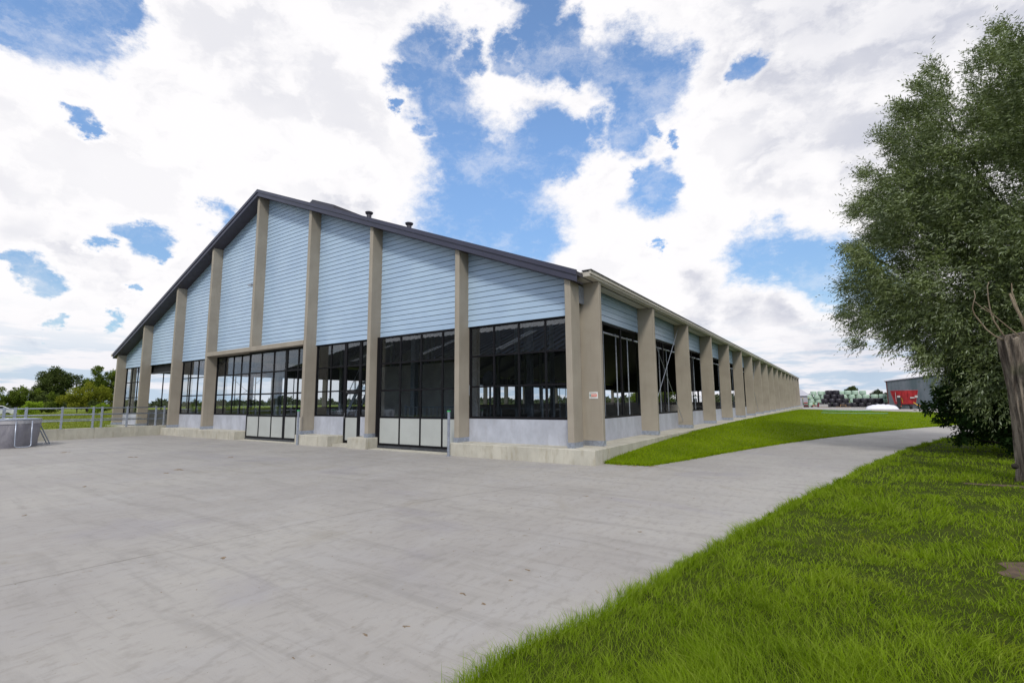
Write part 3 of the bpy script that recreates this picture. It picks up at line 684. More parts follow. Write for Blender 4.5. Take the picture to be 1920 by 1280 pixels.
# sliding gates hang in front of the wall plane
GR = [.10, 1.18, 2.24, 3.30, 4.34]
g1 = window([-17.55, -16.38, -15.27, -14.20], .36, GR, 'sliding_gate', 1, .085, .07)
g2 = window([-14.19, -13.22, -12.385], .36, GR, 'sliding_gate', 1, .085, .07)
g3 = window([-7.70, -6.52, -5.43, -4.36, -3.48], .40, [.12, 1.20, 2.23, 3.29, 4.36], 'sliding_gate', 1, .085, .07)
for g, w in ((g1, 3.35), (g2, 1.8), (g3, 4.22)): MB().box(-w/2, -.05, -.10, w/2, .05, -.002).build('bottom_rail', 'steel_dark', g)
P('gate_track', (-17.6, .30, 4.345), (-12.39, .45, 4.368), 'black_frame')
P('gate_post', (-7.845, .36, .02), (-7.71, .50, 4.36), 'black_frame')
# open bay with header
P('header_beam', (-30.40, WY+.02, 3.78), (-25.95, WY+.16, 3.86), 'steel_dark'); P('header_panel', (-30.40, WY+.16, 3.86), (-25.95, WY+.2, 4.40), 'curtain')
# side glazing: steel posts with glass, light tubes behind
me_g = pane_mesh(1.62, 3.24, 'y'); me_mul = MB().box(-.03, -.03, 0, .03, .03, 3.34).mesh('mullion', 'black_frame')
me_rail = MB().box(-.05, -2.56, 0, .05, 2.56, .07).mesh('window_rail', 'black_frame')
me_tube = MB().tube([(0, 0, 0), (0, 0, 3.1)], .022, 6).mesh('curtain_tube', 'galv_dull'); me_tr = MB().tube([(0, -2.5, 0), (0, 2.5, 0)], .035, 6).mesh('curtain_roller', 'galv')
for i in range(NB):
    yc = Y1+.085+DY*(i+.5); w = link('window', me_rail, barn, (SX-.08, yc, 1.15))
    link('window_rail', me_rail, w, (0, 0, 3.26))
    for k in (-.5, .5): link('mullion', me_mul, w, (0, k*1.70, 0))
    if i < 9:
        for k in (-1.5, -.3, .9, 2.1): link('curtain_tube', me_tube, barn, (SX-.28, yc+k, 1.15))
        link('curtain_roller', me_tr, barn, (SX-.26, yc, 4.18))
    for k in (-.85, .85): link('mullion', me_mul, barn, (-34.82, yc+k, 1.3)) if i < 8 else None
# wind bracing rods
for i in (1, 6, 11):
    ya, yb = Y1+.2+DY*i, Y1+DY*(i+1)-.03
    for (z0, z1) in ((.75, 5.30), (5.30, .75)): MB().tube([(1.05, ya, z0), (1.05, yb, z1)], .013, 6).build('brace_rod', 'galv', barn)
for i in (1, 5):
    ya, yb = Y1+.2+DY*i, Y1+DY*(i+1)-.03
    for (z0, z1) in ((.75, 5.0), (5.0, .75)): MB().tube([(-34.6, ya, z0), (-34.6, yb, z1)], .016, 6).build('brace_rod', 'steel_dark', barn)
# roof
def roof():
    L, Rr = -35.30, 1.30
    for xa, xb, n in ((L, XR, 'roof_slope'), (XR, Rr, 'roof_slope')):
        pts = [(xa, zroof(xa)), (xb, zroof(xb)), (xb, zroof(xb)-.12), (xa, zroof(xa)-.12)]
        rf = MB().prism([(p[0], -.09, p[1]+.0) for p in pts], 0, (0, YEND+.6, 0)).build(n, 'roof', barn)
    prof = lambda z0, z1: [(L, zroof(L)+z0), (XR, ZR+z0), (Rr, zroof(Rr)+z0), (Rr, zroof(Rr)+z1), (XR, ZR+z1), (L, zroof(L)+z1)]
    for nm, z0, z1, y0, th in (('fascia_board', .035, -.125, -.17, .075), ('fascia_board', -.128, -.315, -.135, .04)):
        for a, b in ((L, XR-.001), (XR+.001, Rr)):
            q = [(a, zroof(a)+z0), (b, zroof(b)+z0), (b, zroof(b)+z1), (a, zroof(a)+z1)]
            MB().prism([(p[0], y0, p[1]) for p in q], 0, (0, th, 0)).build(nm, 'rake', barn)
    for a, b in ((L, XR-.001), (XR+.001, Rr-.1)):
        q = [(a, zroof(a)-.27), (b, zroof(b)-.27), (b, zroof(b)-.318), (a, zroof(a)-.318)]
        MB().prism([(p[0], -.09, p[1]) for p in q], 0, (0, WY+.07, 0)).build('soffit', 'soffit', barn)
    # inner lining and purlins
    for a, b in ((L+.4, XR), (XR, Rr-.4)):
        q = [(a, zroof(a)-.13), (b, zroof(b)-.13), (b, zroof(b)-.19), (a, zroof(a)-.19)]
        MB().prism([(p[0], WY+.1, p[1]) for p in q], 0, (0, YEND-.6, 0)).build('ceiling', 'dark_clad', barn)
    for k in range(0, NB+1):
        y = Y1+.085+DY*k+.5
        for a, b in ((-34.6, XR), (XR, .7)):
            q = [(a, zroof(a)-.2), (b, zroof(b)-.2), (b, zroof(b)-.62), (a, zroof(a)-.62)]
            if k < 10: MB().prism([(p[0], y, p[1]) for p in q], 0, (0, .18, 0)).build('rafter', 'steel_dark', barn)
    # ridge light
    q = [(XR-2.0, zroof(XR-2.0)+.01), (XR-2.0, zroof(XR-2.0)+.60), (XR, ZR+.60), (XR+2.0, zroof(XR+2)+.60), (XR+2.0, zroof(XR+2)+.01), (XR, ZR+.01)]
    MB().prism([(p[0], 3.0, p[1]) for p in q], 0, (0, 85, 0)).build('ridge_vent', 'roof', barn)
    # seams on the right slope, seen edge-on
    mb = MB()
    for k in range(90):
        y = .4+k*1.0; xa, xb = XR+2.05, Rr
        mb.prism([(xa, y, zroof(xa)), (xb, y, zroof(xb)), (xb, y, zroof(xb)+.03), (xa, y, zroof(xa)+.03)], 0, (0, .03, 0))
    o = mb.build('roof_seams', 'roof', barn); kind(o, 'stuff')
roof()
def vent(x, y, hgt):
    v = MB().lathe([(.11, -.3), (.11, hgt-.16), (.11, hgt-.10)], 12).build('vent_pipe', 'roof', barn, (x, y, zroof(x)), smooth=False)
    MB().lathe([(.12, hgt-.13), (.17, hgt-.08), (.19, hgt-.02), (.05, hgt+.02)], 12).build('rain_cap', 'roof', v)
vent(-10.3, 1.75, .50); vent(-8.35, 2.45, .54)
# eaves
P('eave_beam', (.90, .30, 5.425), (1.52, YEND+.4, 5.59), 'eave', bevel=.012)
P('eave_lip', (1.523, .28, 5.50), (1.56, YEND+.42, 5.60), 'eave'); P('eave_flashing', (1.28, .26, 5.60), (1.59, YEND+.44, 5.625), 'eave_cap')
MB().box(-35.46, -.2, zroof(-35.3)-.17, -35.302, YEND, zroof(-35.3)+.0).build('gutter', 'eave', barn)
# far end gable wall
poly = clip_roof([(-34.8, 3.5), (.7, 3.5), (.7, 13), (-34.8, 13)], .2)
MB().prism([(p[0], YEND-.25, p[1]) for p in poly], 0, (0, .15, 0)).build('rear_gable_wall', 'dark_clad', barn)
P('lower_wall', (-34.7, YEND-.25, FZ), (.7, YEND-.1, 1.35), 'inner_conc')
for k in range(24): P('mullion', (-34.0+k*1.45, YEND-.22, 1.35), (-33.92+k*1.45+(.25 if k % 3 == 0 else 0), YEND-.12, 3.5), 'steel_dark')
# wall lamp on the middle fin
wl = MB().box(-.30, -.09, -.03, 0, .09, .035).build('wall_lamp', 'galv', barn, (-17.02, -.02, 7.80), bevel=.01)
MB().box(-.27, -.07, -.04, -.05, .07, -.031).build('lens', 'sign_white', wl)
# inner steel columns
for xk, n in ((-26.0, 8), (-12.4, 10), (-21.7, 6), (-8.0, 2)):
    for k in range(n):
        y = Y1+.6+DY*(k+1)
        mb = MB(); hh = zroof(xk)-.3-FZ
        mb.box(-.15, -.15, 0, .15, -.13, hh); mb.box(-.15, .13, 0, .15, .15, hh); mb.box(-.012, -.13, 0, .012, .13, hh)
        mb.build('steel_column', 'galv_dull', barn, (xk, y, FZ))
# concrete room inside the barn
P('room_wall', (-16.2, 7.2, FZ), (-9.6, 7.4, 3.75), 'room_wall'); P('room_wall', (-9.8, 7.41, FZ), (-9.6, 8.3, 3.75), 'room_wall'); P('room_wall', (-16.2, 7.41, FZ), (-16.0, 8.3, 3.75), 'room_wall')
P('room_roof', (-16.2, 7.2, 3.751), (-9.6, 8.3, 3.9), 'room_wall')
P('inner_wall', (-34.3, 30, FZ), (-20, 30.2, 1.5), 'inner_conc'); P('inner_wall', (-8, 16, FZ), (.5, 16.2, 1.5), 'inner_conc')

# ---- things inside the barn
def pen_fence(name, label, loc, rotz, w, n, hgt=1.05, mat='galv_dull', cat='fence', group=None):
    t = thing(name, label, cat, loc, rotz, group)
    for x in (0, w): MB().box(-.04, -.04, 0, .04, .04, hgt+.1).build('post', mat, t, (x, 0, 0))
    for z in (.12, hgt): MB().tube([(0, 0, z), (w, 0, z)], .028, 6).build('rail', mat, t)
    bar = MB().tube([(0, 0, .12), (0, 0, hgt)], .018, 6).mesh('bar', mat)
    for k in range(n): link('bar', bar, t, (w*(k+1)/(n+1), 0, 0))
    return t
pen_fence('pen_fence', 'galvanised pen fence of upright bars inside the barn behind the right sliding gate', (-10.2, 4.2, FZ), 0, 4.4, 16, 1.12)
pen_fence('pen_fence', 'tall galvanised pen gate inside the barn behind the corner window', (-5.3, 9.0, FZ), 0, 2.4, 6, 2.0)
pen_fence('pen_fence', 'low galvanised pen rail inside the barn at left of the corner window', (-9.5, 8.6, FZ), 0, 3.8, 3, .98)
pen_fence('pen_fence', 'galvanised gate of upright bars standing in the open bay of the gable', (-29.6, 1.5, FZ), 0, 3.2, 10, 1.05)
def staircase():
    t = thing('steel_staircase', 'grey steel staircase with handrails inside the barn behind the entrance door', 'staircase', (-18.0, 6.2, FZ))
    for y in (0, .8):
        MB().prism([(0, y, 0), (.28, y, 0), (2.0, y, 2.5), (1.72, y, 2.5)], 0, (0, .05, 0)).build('stringer', 'galv', t)
        MB().tube([(.1, y, .95), (1.75, y, 3.4), (2.6, y, 3.4)], .022, 6).build('handrail', 'galv', t)
        for k in range(5):
            x = .15+k*.39; MB().tube([(x, y, x*1.45-.05), (x, y, x*1.45+.86)], .016, 6).build('baluster', 'galv', t)
    st = MB().box(0, .05, 0, .26, .8, .03).mesh('tread', 'galv')
    for k in range(11): link('tread', st, t, (.10+k*.155, 0, .22+k*.224))
    MB().box(1.74, 0, 2.5, 2.6, .85, 2.6).build('landing', 'galv_dull', t); MB().box(2.45, .35, 0, 2.55, .45, 2.5).build('leg', 'galv_dull', t)
staircase()
def fan(loc, label):
    t = thing('barn_fan', label, 'fan', loc)
    MB().tube([(0, 0, 0), (0, 0, 2.2)], .05, 8).build('pole', 'steel_dark', t); MB().box(-.2, -.2, 0, .2, .2, .03).build('foot', 'steel_dark', t)
    MB().lathe([(.34, -.12), (.36, -.1), (.36, .1), (.34, .12)], 16, (0, 0, 2.45), 'y').build('fan_drum', 'steel_dark', t)
    MB().box(-.5, -.06, 2.18, .3, .06, 2.26).build('bracket', 'steel_dark', t)
fan((-6.4, 6.0, FZ), 'dark fan on a pole inside the barn behind the middle of the corner window')
fan((-3.2, 9.6, FZ), 'dark fan on a pole inside the barn near the right end of the corner window')

# ------------------------------------------------------------------ things about the barn
def bollard(loc, label):
    t = thing('steel_post', label, 'post', loc, group='galvanised posts before the gates')
    MB().box(-.035, -.035, 0, .035, .035, 1.44).build('post', 'galv', t, bevel=.006); MB().box(-.042, -.042, 1.44, .042, .042, 1.475).build('cap', 'green_tip', t); MB().box(-.08, -.08, 0, .08, .08, .012).build('base_plate', 'galv', t)
bollard((-12.03, -.30, 0), 'square galvanised post at the right edge of the wide double gate')
bollard((-3.44, -.30, 0), 'square galvanised post in front of the fin right of the smaller gate')
def sign():
    t = thing('wall_sign', 'small white sign with a red bar on the taupe corner fin', 'sign', (1.20, 1.024, 1.92))
    MB().box(-.14, -.008, -.10, .14, 0, .10).build('plate', 'sign_white', t)
    MB().box(-.075, -.012, -.035, .115, -.0085, .035).build('red_bar', 'sign_red', t)
    MB().box(-.125, -.012, -.03, -.085, -.0085, .035).build('emblem', 'sign_teal', t)
    o = MB()
    for z in (-.070, -.055, .055, .068): o.box(-.11, -.011, z, .10, -.0085, z+.005)
    o.build('small_print', 'joint', t)
    l = MB()
    for k in range(7): l.box(-.06+k*.024, -.0135, -.014, -.046+k*.024, -.0125, .014)
    l.build('lettering', 'sign_white', t)
sign()
rw = thing('retaining_wall', 'low beige concrete retaining wall left of the barn under the railing', 'wall', (-26.15, -3.5, 0))
for k, (a, b) in enumerate(((3.72, .2), (.195, -3.8), (-3.805, -7.8), (-7.805, -14))):
    MB().box(-.17, b, -.1, .06, a, .565).build('wall_panel', 'retaining', rw, bevel=.012)
def railing():
    t = thing('yard_railing', 'galvanised three rail railing on top of the retaining wall', 'railing', (-26.16, 0, .56))
    for y in (-.07, -.50, -1.89, -3.03, -3.40, -4.68, -6.03, -6.42, -6.80, -7.30, -9.2, -11):
        w = .045 if y > -5.5 else .055
        MB().box(-.03, -w, 0, .03, w, 1.13).build('post', 'galv', t, (0, y, 0), bevel=.008)
        MB().box(-.07, -.08, 0, .07, .08, .012).build('base_plate', 'galv', t, (0, y, 0))
    for z, r in ((1.06, .03), (.72, .035), (.40, .03)): MB().tube([(-.045, .2, z), (-.045, -12, z)], r, 8).build('rail', 'galv', t, smooth=True)
    MB().tube([(-.6, -1.0, .47), (-.6, -12, .47)], .02, 6).build('rail', 'galv_dull', t)
railing()
def pool():
    t = thing('frame_pool', 'grey fabric frame pool with tubular U legs in front of the retaining wall', 'pool', (-23.1, -10, 0))
    W, H, Lh = 1.55, 1.17, 3.75; ch = .75
    ring = [(W-ch, -Lh), (W, -Lh+ch), (W, Lh-ch), (W-ch, Lh), (-W+ch, Lh), (-W, Lh-ch), (-W, -Lh+ch), (-W+ch, -Lh)]
    P2 = []
    for i in range(8):
        a, b = ring[i], ring[(i+1) % 8]; n = 14 if i in (1, 5) else 4
        for k in range(n): s = k/n; P2.append((a[0]+(b[0]-a[0])*s, a[1]+(b[1]-a[1])*s))
    n = len(P2)
    def wallmesh(z0, z1, f0, f1, rows, amp, name, mat, par):
        vs = []
        for j in range(rows+1):
            u = j/rows; z = z0+(z1-z0)*u; k = f0+(f1-f0)*u
            for i, (x, y) in enumerate(P2):
                q = k+amp*math.sin(math.pi*u)*(.6+.5*math.sin(i*1.9))+.006*math.sin(i*3.1+j*2); vs.append((x*q, y*(1+(q-1)*.45), z+.012*math.sin(i*1.3)*u))
        fs = [(j*n+i, j*n+(i+1) % n, (j+1)*n+(i+1) % n, (j+1)*n+i) for j in range(rows) for i in range(n)]
        return MB().add(vs, fs).build(name, mat, par, smooth=True)
    wallmesh(0, H-.17, .955, 1.0, 8, .03, 'liner', 'liner', t)
    wallmesh(H-.17, H, 1.012, 1.0, 2, .01, 'rim_sleeve', 'liner_top', t)
    wallmesh(H, H-.55, .995, .97, 3, 0, 'inner_liner', 'liner_top', t)
    MB().add([(x*.97, y*.99, H-.5) for x, y in P2], [tuple(range(n))]).build('cover', 'liner', t)
    MB().tube([(x, y, H+.01) for x, y in P2]+[(P2[0][0], P2[0][1], H+.01)], .028, 8).build('top_tube', 'galv', t, smooth=True)
    def U(p0, p1, out, nm):
        o = Vector(out); a, b = Vector(p0), Vector(p1); foot = .04; hh = H-.05; d = (b-a).normalized(); r = .09
        path = [a+Vector((0, 0, hh)), a+o*.08+Vector((0, 0, hh*.5)), a+o*.16+Vector((0, 0, foot+r)), a+d*r*.3+o*.17+Vector((0, 0, foot+r*.3)), a+d*r+o*.17+Vector((0, 0, foot)), b-d*r+o*.17+Vector((0, 0, foot)), b-d*r*.3+o*.17+Vector((0, 0, foot+r*.3)), b+o*.16+Vector((0, 0, foot+r)), b+o*.08+Vector((0, 0, hh*.5)), b+Vector((0, 0, hh))]
        MB().tube(path, .024, 8).build('leg_frame', 'galv', t, smooth=True)
    for y in (2.80, 1.0, -.9, -2.7): U((W+.03, y, 0), (W+.03, y+.50, 0), (1, 0, 0), 'u')
    for y in (2.7, .8): U((-W-.03, y, 0), (-W-.03, y+.5, 0), (-1, 0, 0), 'u')
    # end brace
    MB().tube([(.35, Lh, H-.1), (.35, Lh+.45, .05), (.35, Lh-.1, .04)], .024, 8).build('leg_frame', 'galv_dull', t)
    MB().tube([(-.15, Lh, H-.1), (-.15, Lh+.45, .05), (-.15, Lh-.1, .04)], .024, 8).build('leg_frame', 'galv_dull', t)
    MB().tube([(.35, Lh+.45, .05), (-.15, Lh+.45, .05)], .024, 8).build('leg_frame', 'galv_dull', t)
pool()
def car():
    t = thing('parked_car', 'white parked car at the far left behind the railing', 'car', (-80.5, 1.2, .36), R(100))
    prof = [(-2.1, .25), (-2.15, .75), (-1.9, .95), (-1.1, 1.0), (-.45, 1.45), (.9, 1.48), (1.75, 1.02), (2.1, .9), (2.1, .25)]
    MB().prism([(x, -.85, z) for x, z in prof], 0, (0, 1.7, 0)).build('body', 'paint_white', t, bevel=.05)
    MB().prism([(x, -.86, z) for x, z in ((-.95, 1.0), (-.42, 1.38), (.85, 1.40), (1.45, 1.02))], 0, (0, 1.72, 0)).build('side_windows', 'car_glass', t)
    MB().prism([(x, -.72, z) for x, z in ((-1.15, 1.01), (-.5, 1.455), (-.47, 1.43), (-1.1, .99))], 0, (0, 1.44, 0)).build('windscreen', 'car_glass', t)
    for x in (-1.35, 1.35):
        for y in (-.82, .82): MB().lathe([(.2, -.1), (.32, -.1), (.32, .1), (.2, .1)], 16, (x, y, .32), 'y').build('wheel', 'rubber', t)
car()

# ------------------------------------------------------------------ farmyard in the distance
def bale_mesh(r, h, mat, seed, name='bale_mesh'):
    g = random.Random(seed); vs = []; seg = 14; prof = [(.0, 0), (.80, 0), (.96, .05), (1.0, .22), (1.02, .5), (1.0, .8), (.95, .95), (.78, 1.0), (0, 1.01)]
    ox = [1+g.uniform(-.05, .05) for _ in range(seg)]
    for (a, z) in prof:
        for k in range(seg):
            q = ox[k]*(1+g.uniform(-.015, .015)); vs.append((a*r*q*math.cos(2*math.pi*k/seg), a*r*q*math.sin(2*math.pi*k/seg), z*h+.02*g.uniform(-1, 1)*(z > .1)))
    fs = [(i*seg+k, i*seg+(k+1) % seg, (i+1)*seg+(k+1) % seg, (i+1)*seg+k) for i in range(len(prof)-1) for k in range(seg)]
    return MB().add(vs, fs).mesh(name, mat, smooth=True)
GB = [bale_mesh(.62, .87, 'wrap_green', i, 'silage_bale') for i in range(5)]; BB = [bale_mesh(.66, .90, 'wrap_black', 20+i, 'silage_bale') for i in range(5)]
ordn = ['leftmost', 'second', 'third', 'fourth', 'fifth', 'sixth', 'seventh', 'eighth', 'ninth', 'tenth', 'eleventh', 'twelfth', 'thirteenth', 'fourteenth']
rown = ['bottom', 'second', 'third', 'top']
def bale(me, x, y, z, label, group, rz=None, tilt=0.):
    o = link('silage_bale', me, None, (x, y, z), random.uniform(0, 6)); o.rotation_euler = (tilt, random.uniform(-.04, .04), random.uniform(0, 6)); tag(o, label, 'bale', group)
# pale green wall of bales, four rows, wrapped in light film
def cnt(k, n): return 'leftmost' if k == 0 else ('rightmost' if k == n-1 else ordn[k]+' from the left')
for r, (xa, n) in enumerate(((1.9, 9), (2.2, 9), (2.0, 9), (2.7, 8))):
    for k in range(n):
        bale(GB[(k+r*2) % 5], xa+k*1.29+.06*math.sin(k*2.1), 117+.25*math.sin(k*1.7+r), r*.86+.01, 'pale green bale, %s in the %s row of the tall green stack' % (cnt(k, n), rown[r]), 'pale green wrapped silage bales')
for r, (xa, n) in enumerate(((13.6, 4), (13.7, 4), (13.75, 4))):
    for k in range(n):
        bale(GB[(k+r) % 5], xa+k*1.29, 116.5, r*.86, 'pale green bale, %s in the %s row beside the teal shed' % (cnt(k, n), ['bottom', 'middle', 'top'][r]), 'pale green wrapped silage bales')
# black pyramid
PY = [(110, 0, [4.05, 5.45, 6.75, 7.95, 8.95]), (110.3, .88, [4.9, 6.15, 7.35, 8.45]), (110.6, 1.76, [5.3, 6.55, 7.75]), (110.8, 2.62, [5.75, 7.0])]
for r, (y, z, xs) in enumerate(PY):
    for k, x in enumerate(xs):
        bale(BB[(k+r*3) % 5], x, y+.15*math.sin(k*3), z, 'black bale, %s in the %s row of the black pyramid' % (cnt(k, len(xs)), rown[r]), 'black wrapped silage bales', tilt=random.uniform(-.13, .13) if r else 0)
for r, (xa, n) in enumerate(((9.9, 6), (10.35, 4))):
    for k in range(n):
        bale(BB[(k+r*2) % 5], xa+k*1.27, 110.5, r*.89, 'black bale, %s in the %s row of the low black stack' % (cnt(k, n), ['lower', 'upper'][r]), 'black wrapped silage bales')
def implement():
    t = thing('bale_grab', 'green tractor attachment with two upright arms by the barn end', 'machine', (1.5, 108, 0))
    MB().box(-.45, -.25, .12, .45, .25, .55).build('base_box', 'brown_red', t, bevel=.03); MB().box(-.5, -.3, .0, .5, .3, .12).build('base_plate', 'rubber', t)
    MB().box(-.52, -.2, .68, .52, -.1, .82).build('crossbar', 'green_paint', t); MB().box(-.38, -.2, .84, .38, -.14, 1.02).build('crossbar', 'red_paint', t)
    for x in (-.52, .52):
        MB().prism([(x-.07, -.15, .5), (x+.07, -.15, .5), (x+.05, -.15, 1.85), (x-.05, -.15, 1.85)], 0, (0, .12, 0)).build('arm', 'green_paint', t); MB().lathe([(.07, 0), (.09, .06), (.05, .16)], 8, (x, -.1, 1.83)).build('arm_tip', 'yellow_paint', t)
    MB().prism([(.55, -.15, 1.55), (.98, -.15, 1.48), (.9, -.15, 1.62), (.6, -.15, 1.78)], 0, (0, .1, 0)).build('side_lever', 'steel_dark', t)
    # red low drawbar frame
    t = thing('drawbar_trailer', 'low red drawbar frame with a small wheel beside the grey crate', 'trailer', (3.0, 106.5, 0))
    MB().tube([(-.5, 0, .3), (.1, 0, .38), (.85, 0, .32)], .07, 8).build('drawbar', 'red_paint', t); MB().box(.78, -.06, .2, .92, .06, .95).build('upright', 'red_paint', t); MB().box(-.3, -.05, .1, -.15, .05, .5).build('strut', 'red_paint', t)
    MB().lathe([(.06, -.07), (.2, -.07), (.2, .07), (.06, .07)], 12, (-.4, 0, .2), 'y').build('wheel', 'rubber', t)
    t = thing('storage_crate', 'pale grey box crate standing before the black bale pyramid', 'crate', (4.65, 106.8, 0))
    MB().box(-.78, -.5, .06, .78, .5, .60).build('box', 'crate_grey', t, bevel=.02); MB().box(-.8, -.52, .60, .8, .52, .64).build('lid', 'crate_grey', t); MB().box(-.78, -.5, 0, .78, .5, .055).build('skid', 'wood', t)
    t = thing('wooden_pallet', 'flat wooden pallet lying before the black bales', 'pallet', (8.0, 106.8, 0))
    for k in range(5): MB().box(-1.2, -.5+k*.22, .1, 1.2, -.38+k*.22, .13).build('slat', 'wood', t)
    for x in (-1.1, 0, 1.1): MB().box(x-.06, -.5, 0, x+.06, .5, .099).build('bearer', 'wood', t)
    t = thing('wooden_crate', 'small open wooden crate standing on the flat pallet', 'crate', (8.0, 106.8, .13))
    for x in (-.5, .42): MB().box(x, -.4, 0, x+.08, .4, .42).build('side_board', 'wood', t)
    MB().box(-.415, -.4, .34, .415, .4, .40).build('top_board', 'wood', t)
implement()
def mound():
    vs = []; nx, ny = 22, 12
    for j in range(ny+1):
        for i in range(nx+1):
            u, v = i/nx*2-1, j/ny*2-1; e = max(0, 1-abs(u)**2.6)*max(0, 1-abs(v)**3); lob = .84+.12*abs(math.sin(i*.9))+.03*math.sin(j*2)
            vs.append((u*2.15, v*1.5, .80*(e**.38)*lob*(1-.25*max(0, -u-.3))))
    fs = [(j*(nx+1)+i, j*(nx+1)+i+1, (j+1)*(nx+1)+i+1, (j+1)*(nx+1)+i) for j in range(ny) for i in range(nx)]
    o = MB().add(vs, fs).build('silage_bag', 'white_plastic', None, (13.1, 87.5, .01), smooth=True); tag(o, 'low white plastic silage bag lying left of the red mixer', 'bag')
mound()
def mixer():
    t = thing('feed_mixer', 'red feed mixer wagon with a tapered tub and yellow drive shaft', 'mixer', (16.2, 88, 0))
    n = 28; el = lambda a, b, z: [(a*math.cos(2*math.pi*k/n), b*math.sin(2*math.pi*k/n), z) for k in range(n)]
    vs = el(1.78, 1.25, 2.93)+el(1.33, .9, .78)+el(1.70, 1.17, 2.93)+el(1.25, .82, .95); fs = []
    for i in range(n): j = (i+1) % n; fs += [(i, j, n+j, n+i), (2*n+i, 3*n+i, 3*n+j, 2*n+j), (i, 2*n+i, 2*n+j, j)]
    fs += [tuple(n+i for i in range(n))[::-1], tuple(3*n+i for i in range(n))]
    MB().add(vs, fs).build('tub', 'red_paint', t)
    MB().tube([(1.78*math.cos(2*math.pi*k/n), 1.25*math.sin(2*math.pi*k/n), 2.93) for k in range(n+1)], .045, 6).build('rim', 'red_paint', t)
    for k in range(6):
        c = -2.7+k*.45; MB().tube([(1.80*math.cos(c), 1.27*math.sin(c), 2.85), (1.35*math.cos(c), .92*math.sin(c), .85)], .035, 5).build('stiffener', 'red_paint', t)
    MB().box(-1.15, -.6, .5, 1.3, .6, .775).build('chassis', 'steel_dark', t)
    for x in (-.85, .62): MB().lathe([(.12, -.16), (.36, -.17), (.40, -.12), (.40, .12), (.36, .17), (.12, .16)], 16, (x, -.78, .40), 'x').build('wheel', 'rubber', t)
    MB().box(-1.05, -1.0, .45, -.60, -.88, 1.85).build('discharge_chute', 'rubber', t); MB().box(-1.0, -1.05, 1.85, -.62, -.85, 2.15).build('motor', 'crate_grey', t)
    MB().box(-.72, -1.03, .42, -.55, -1.005, .55).build('rear_lamp', 'sign_red', t)
    MB().box(.6, -1.15, 1.7, 1.15, -1.0, 1.9).build('control_box', 'crate_grey', t); MB().box(1.2, -1.15, 1.8, 1.55, -.98, 2.15).build('control_box', 'crate_grey', t)
    MB().tube([(.95, -1.1, 1.05), (1.45, -1.3, .6), (1.85, -1.4, .28)], .06, 8).build('drive_shaft', 'yellow_paint', t); MB().tube([(-.45, -1.05, 1.8), (-.38, -1.0, 1.0)], .025, 6).build('hose', 'yellow_paint', t)
    MB().tube([(1.2, -.4, .6), (2.3, -.4, .5)], .06, 8).build('drawbar', 'red_paint', t)
    for k in range(3): MB().box(-1.2+.25*k-.005, -1.06, 1.2, -1.16+.25*k, -1.03, 2.7).build('decal', 'crate_grey', t) if k == 0 else None
mixer()
def rear_vehicles():
    t = thing('box_trailer', 'white box trailer with a dark square window seen through the barn side', 'trailer', (-21.8, 112, 0))
    MB().box(-1.5, -1, .6, 1.5, 3, 2.6).build('body', 'paint_white', t, bevel=.06); MB().box(-.35, -1.03, 1.3, .35, -1.005, 2.1).build('window', 'car_glass', t)
    for x in (-1.1, 1.1): MB().lathe([(.2, -.1), (.36, -.1), (.36, .1), (.2, .1)], 14, (x, 0, .36), 'x').build('wheel', 'rubber', t)
    MB().box(-1.4, -.9, .45, 1.4, 2.9, .599).build('chassis', 'steel_dark', t)
rear_vehicles()
def sheds():
    t = thing('metal_shed', 'dark teal corrugated metal shed behind the red mixer', 'shed', (14.3, 92, 0), R(-5.5))
    MB().prism([(0, 0, 0), (30, 0, 0), (30, 0, 4.62), (15, 0, 6.4), (0, 0, 4.62)], 0, (0, 24, 0)).build('wall', 'shed_teal', t)
    for k in range(64):
        x = .25+k*.46; MB().box(-.03, -.035, 0, .03, -.001, 4.6+1.75*(1-abs(x-15)/15)).build('rib', 'shed_teal', t, (x, 0, 0))
    MB().prism([(-.25, -.3, 4.60), (-.25, -.3, 4.72), (15, -.3, 6.52), (30.25, -.3, 4.72), (30.25, -.3, 4.60), (15, -.3, 6.405)], 0, (0, 24.5, 0)).build('roof', 'shed_roof', t); MB().box(-.04, -.045, 0, .12, -.002, 4.62).build('corner_trim', 'brown_red', t)
    t = thing('grey_shed', 'pale grey shed with hipped roof just beyond the far end of the barn', 'shed', (-12, 125, 0))
    MB().box(0, 0, 0, 13.4, 9, 2.5).build('wall', 'shed_grey', t)
    MB().add([(-.2, -.2, 2.5), (13.6, -.2, 2.5), (13.6, 9.2, 2.5), (-.2, 9.2, 2.5), (4, 4.5, 6.3), (9.1, 4.5, 6.3)], [(0, 1, 5, 4), (1, 2, 5), (2, 3, 4, 5), (3, 0, 4), (0, 3, 2, 1)]).build('roof', 'shed_roof', t)
    MB().box(-.25, -.25, 2.42, 13.65, -.19, 2.52).build('gutter', 'soffit', t)
sheds()
for nm, lab, pts, mt in (('garden_hose', 'pale green hose lying straight across the far grass strip', [(5.6, 53.4), (8.5, 54.0), (11.7, 54.5)], 'hose_pale'), ('garden_hose', 'darker green hose lying farther back on the far grass strip', [(5.4, 66.6), (8.9, 68.0), (10.9, 69.1)], 'hose')):
    p = smooth_curve(pts, 8); z = [float(wedge_h(np.array(x), np.array(y)))+.10 for x, y in p]
    tag(MB().tube([(x, y, zz) for (x, y), zz in zip(p, z)], .032, 8).build(nm, mt, smooth=True), lab, 'hose', 'hoses on the grass')

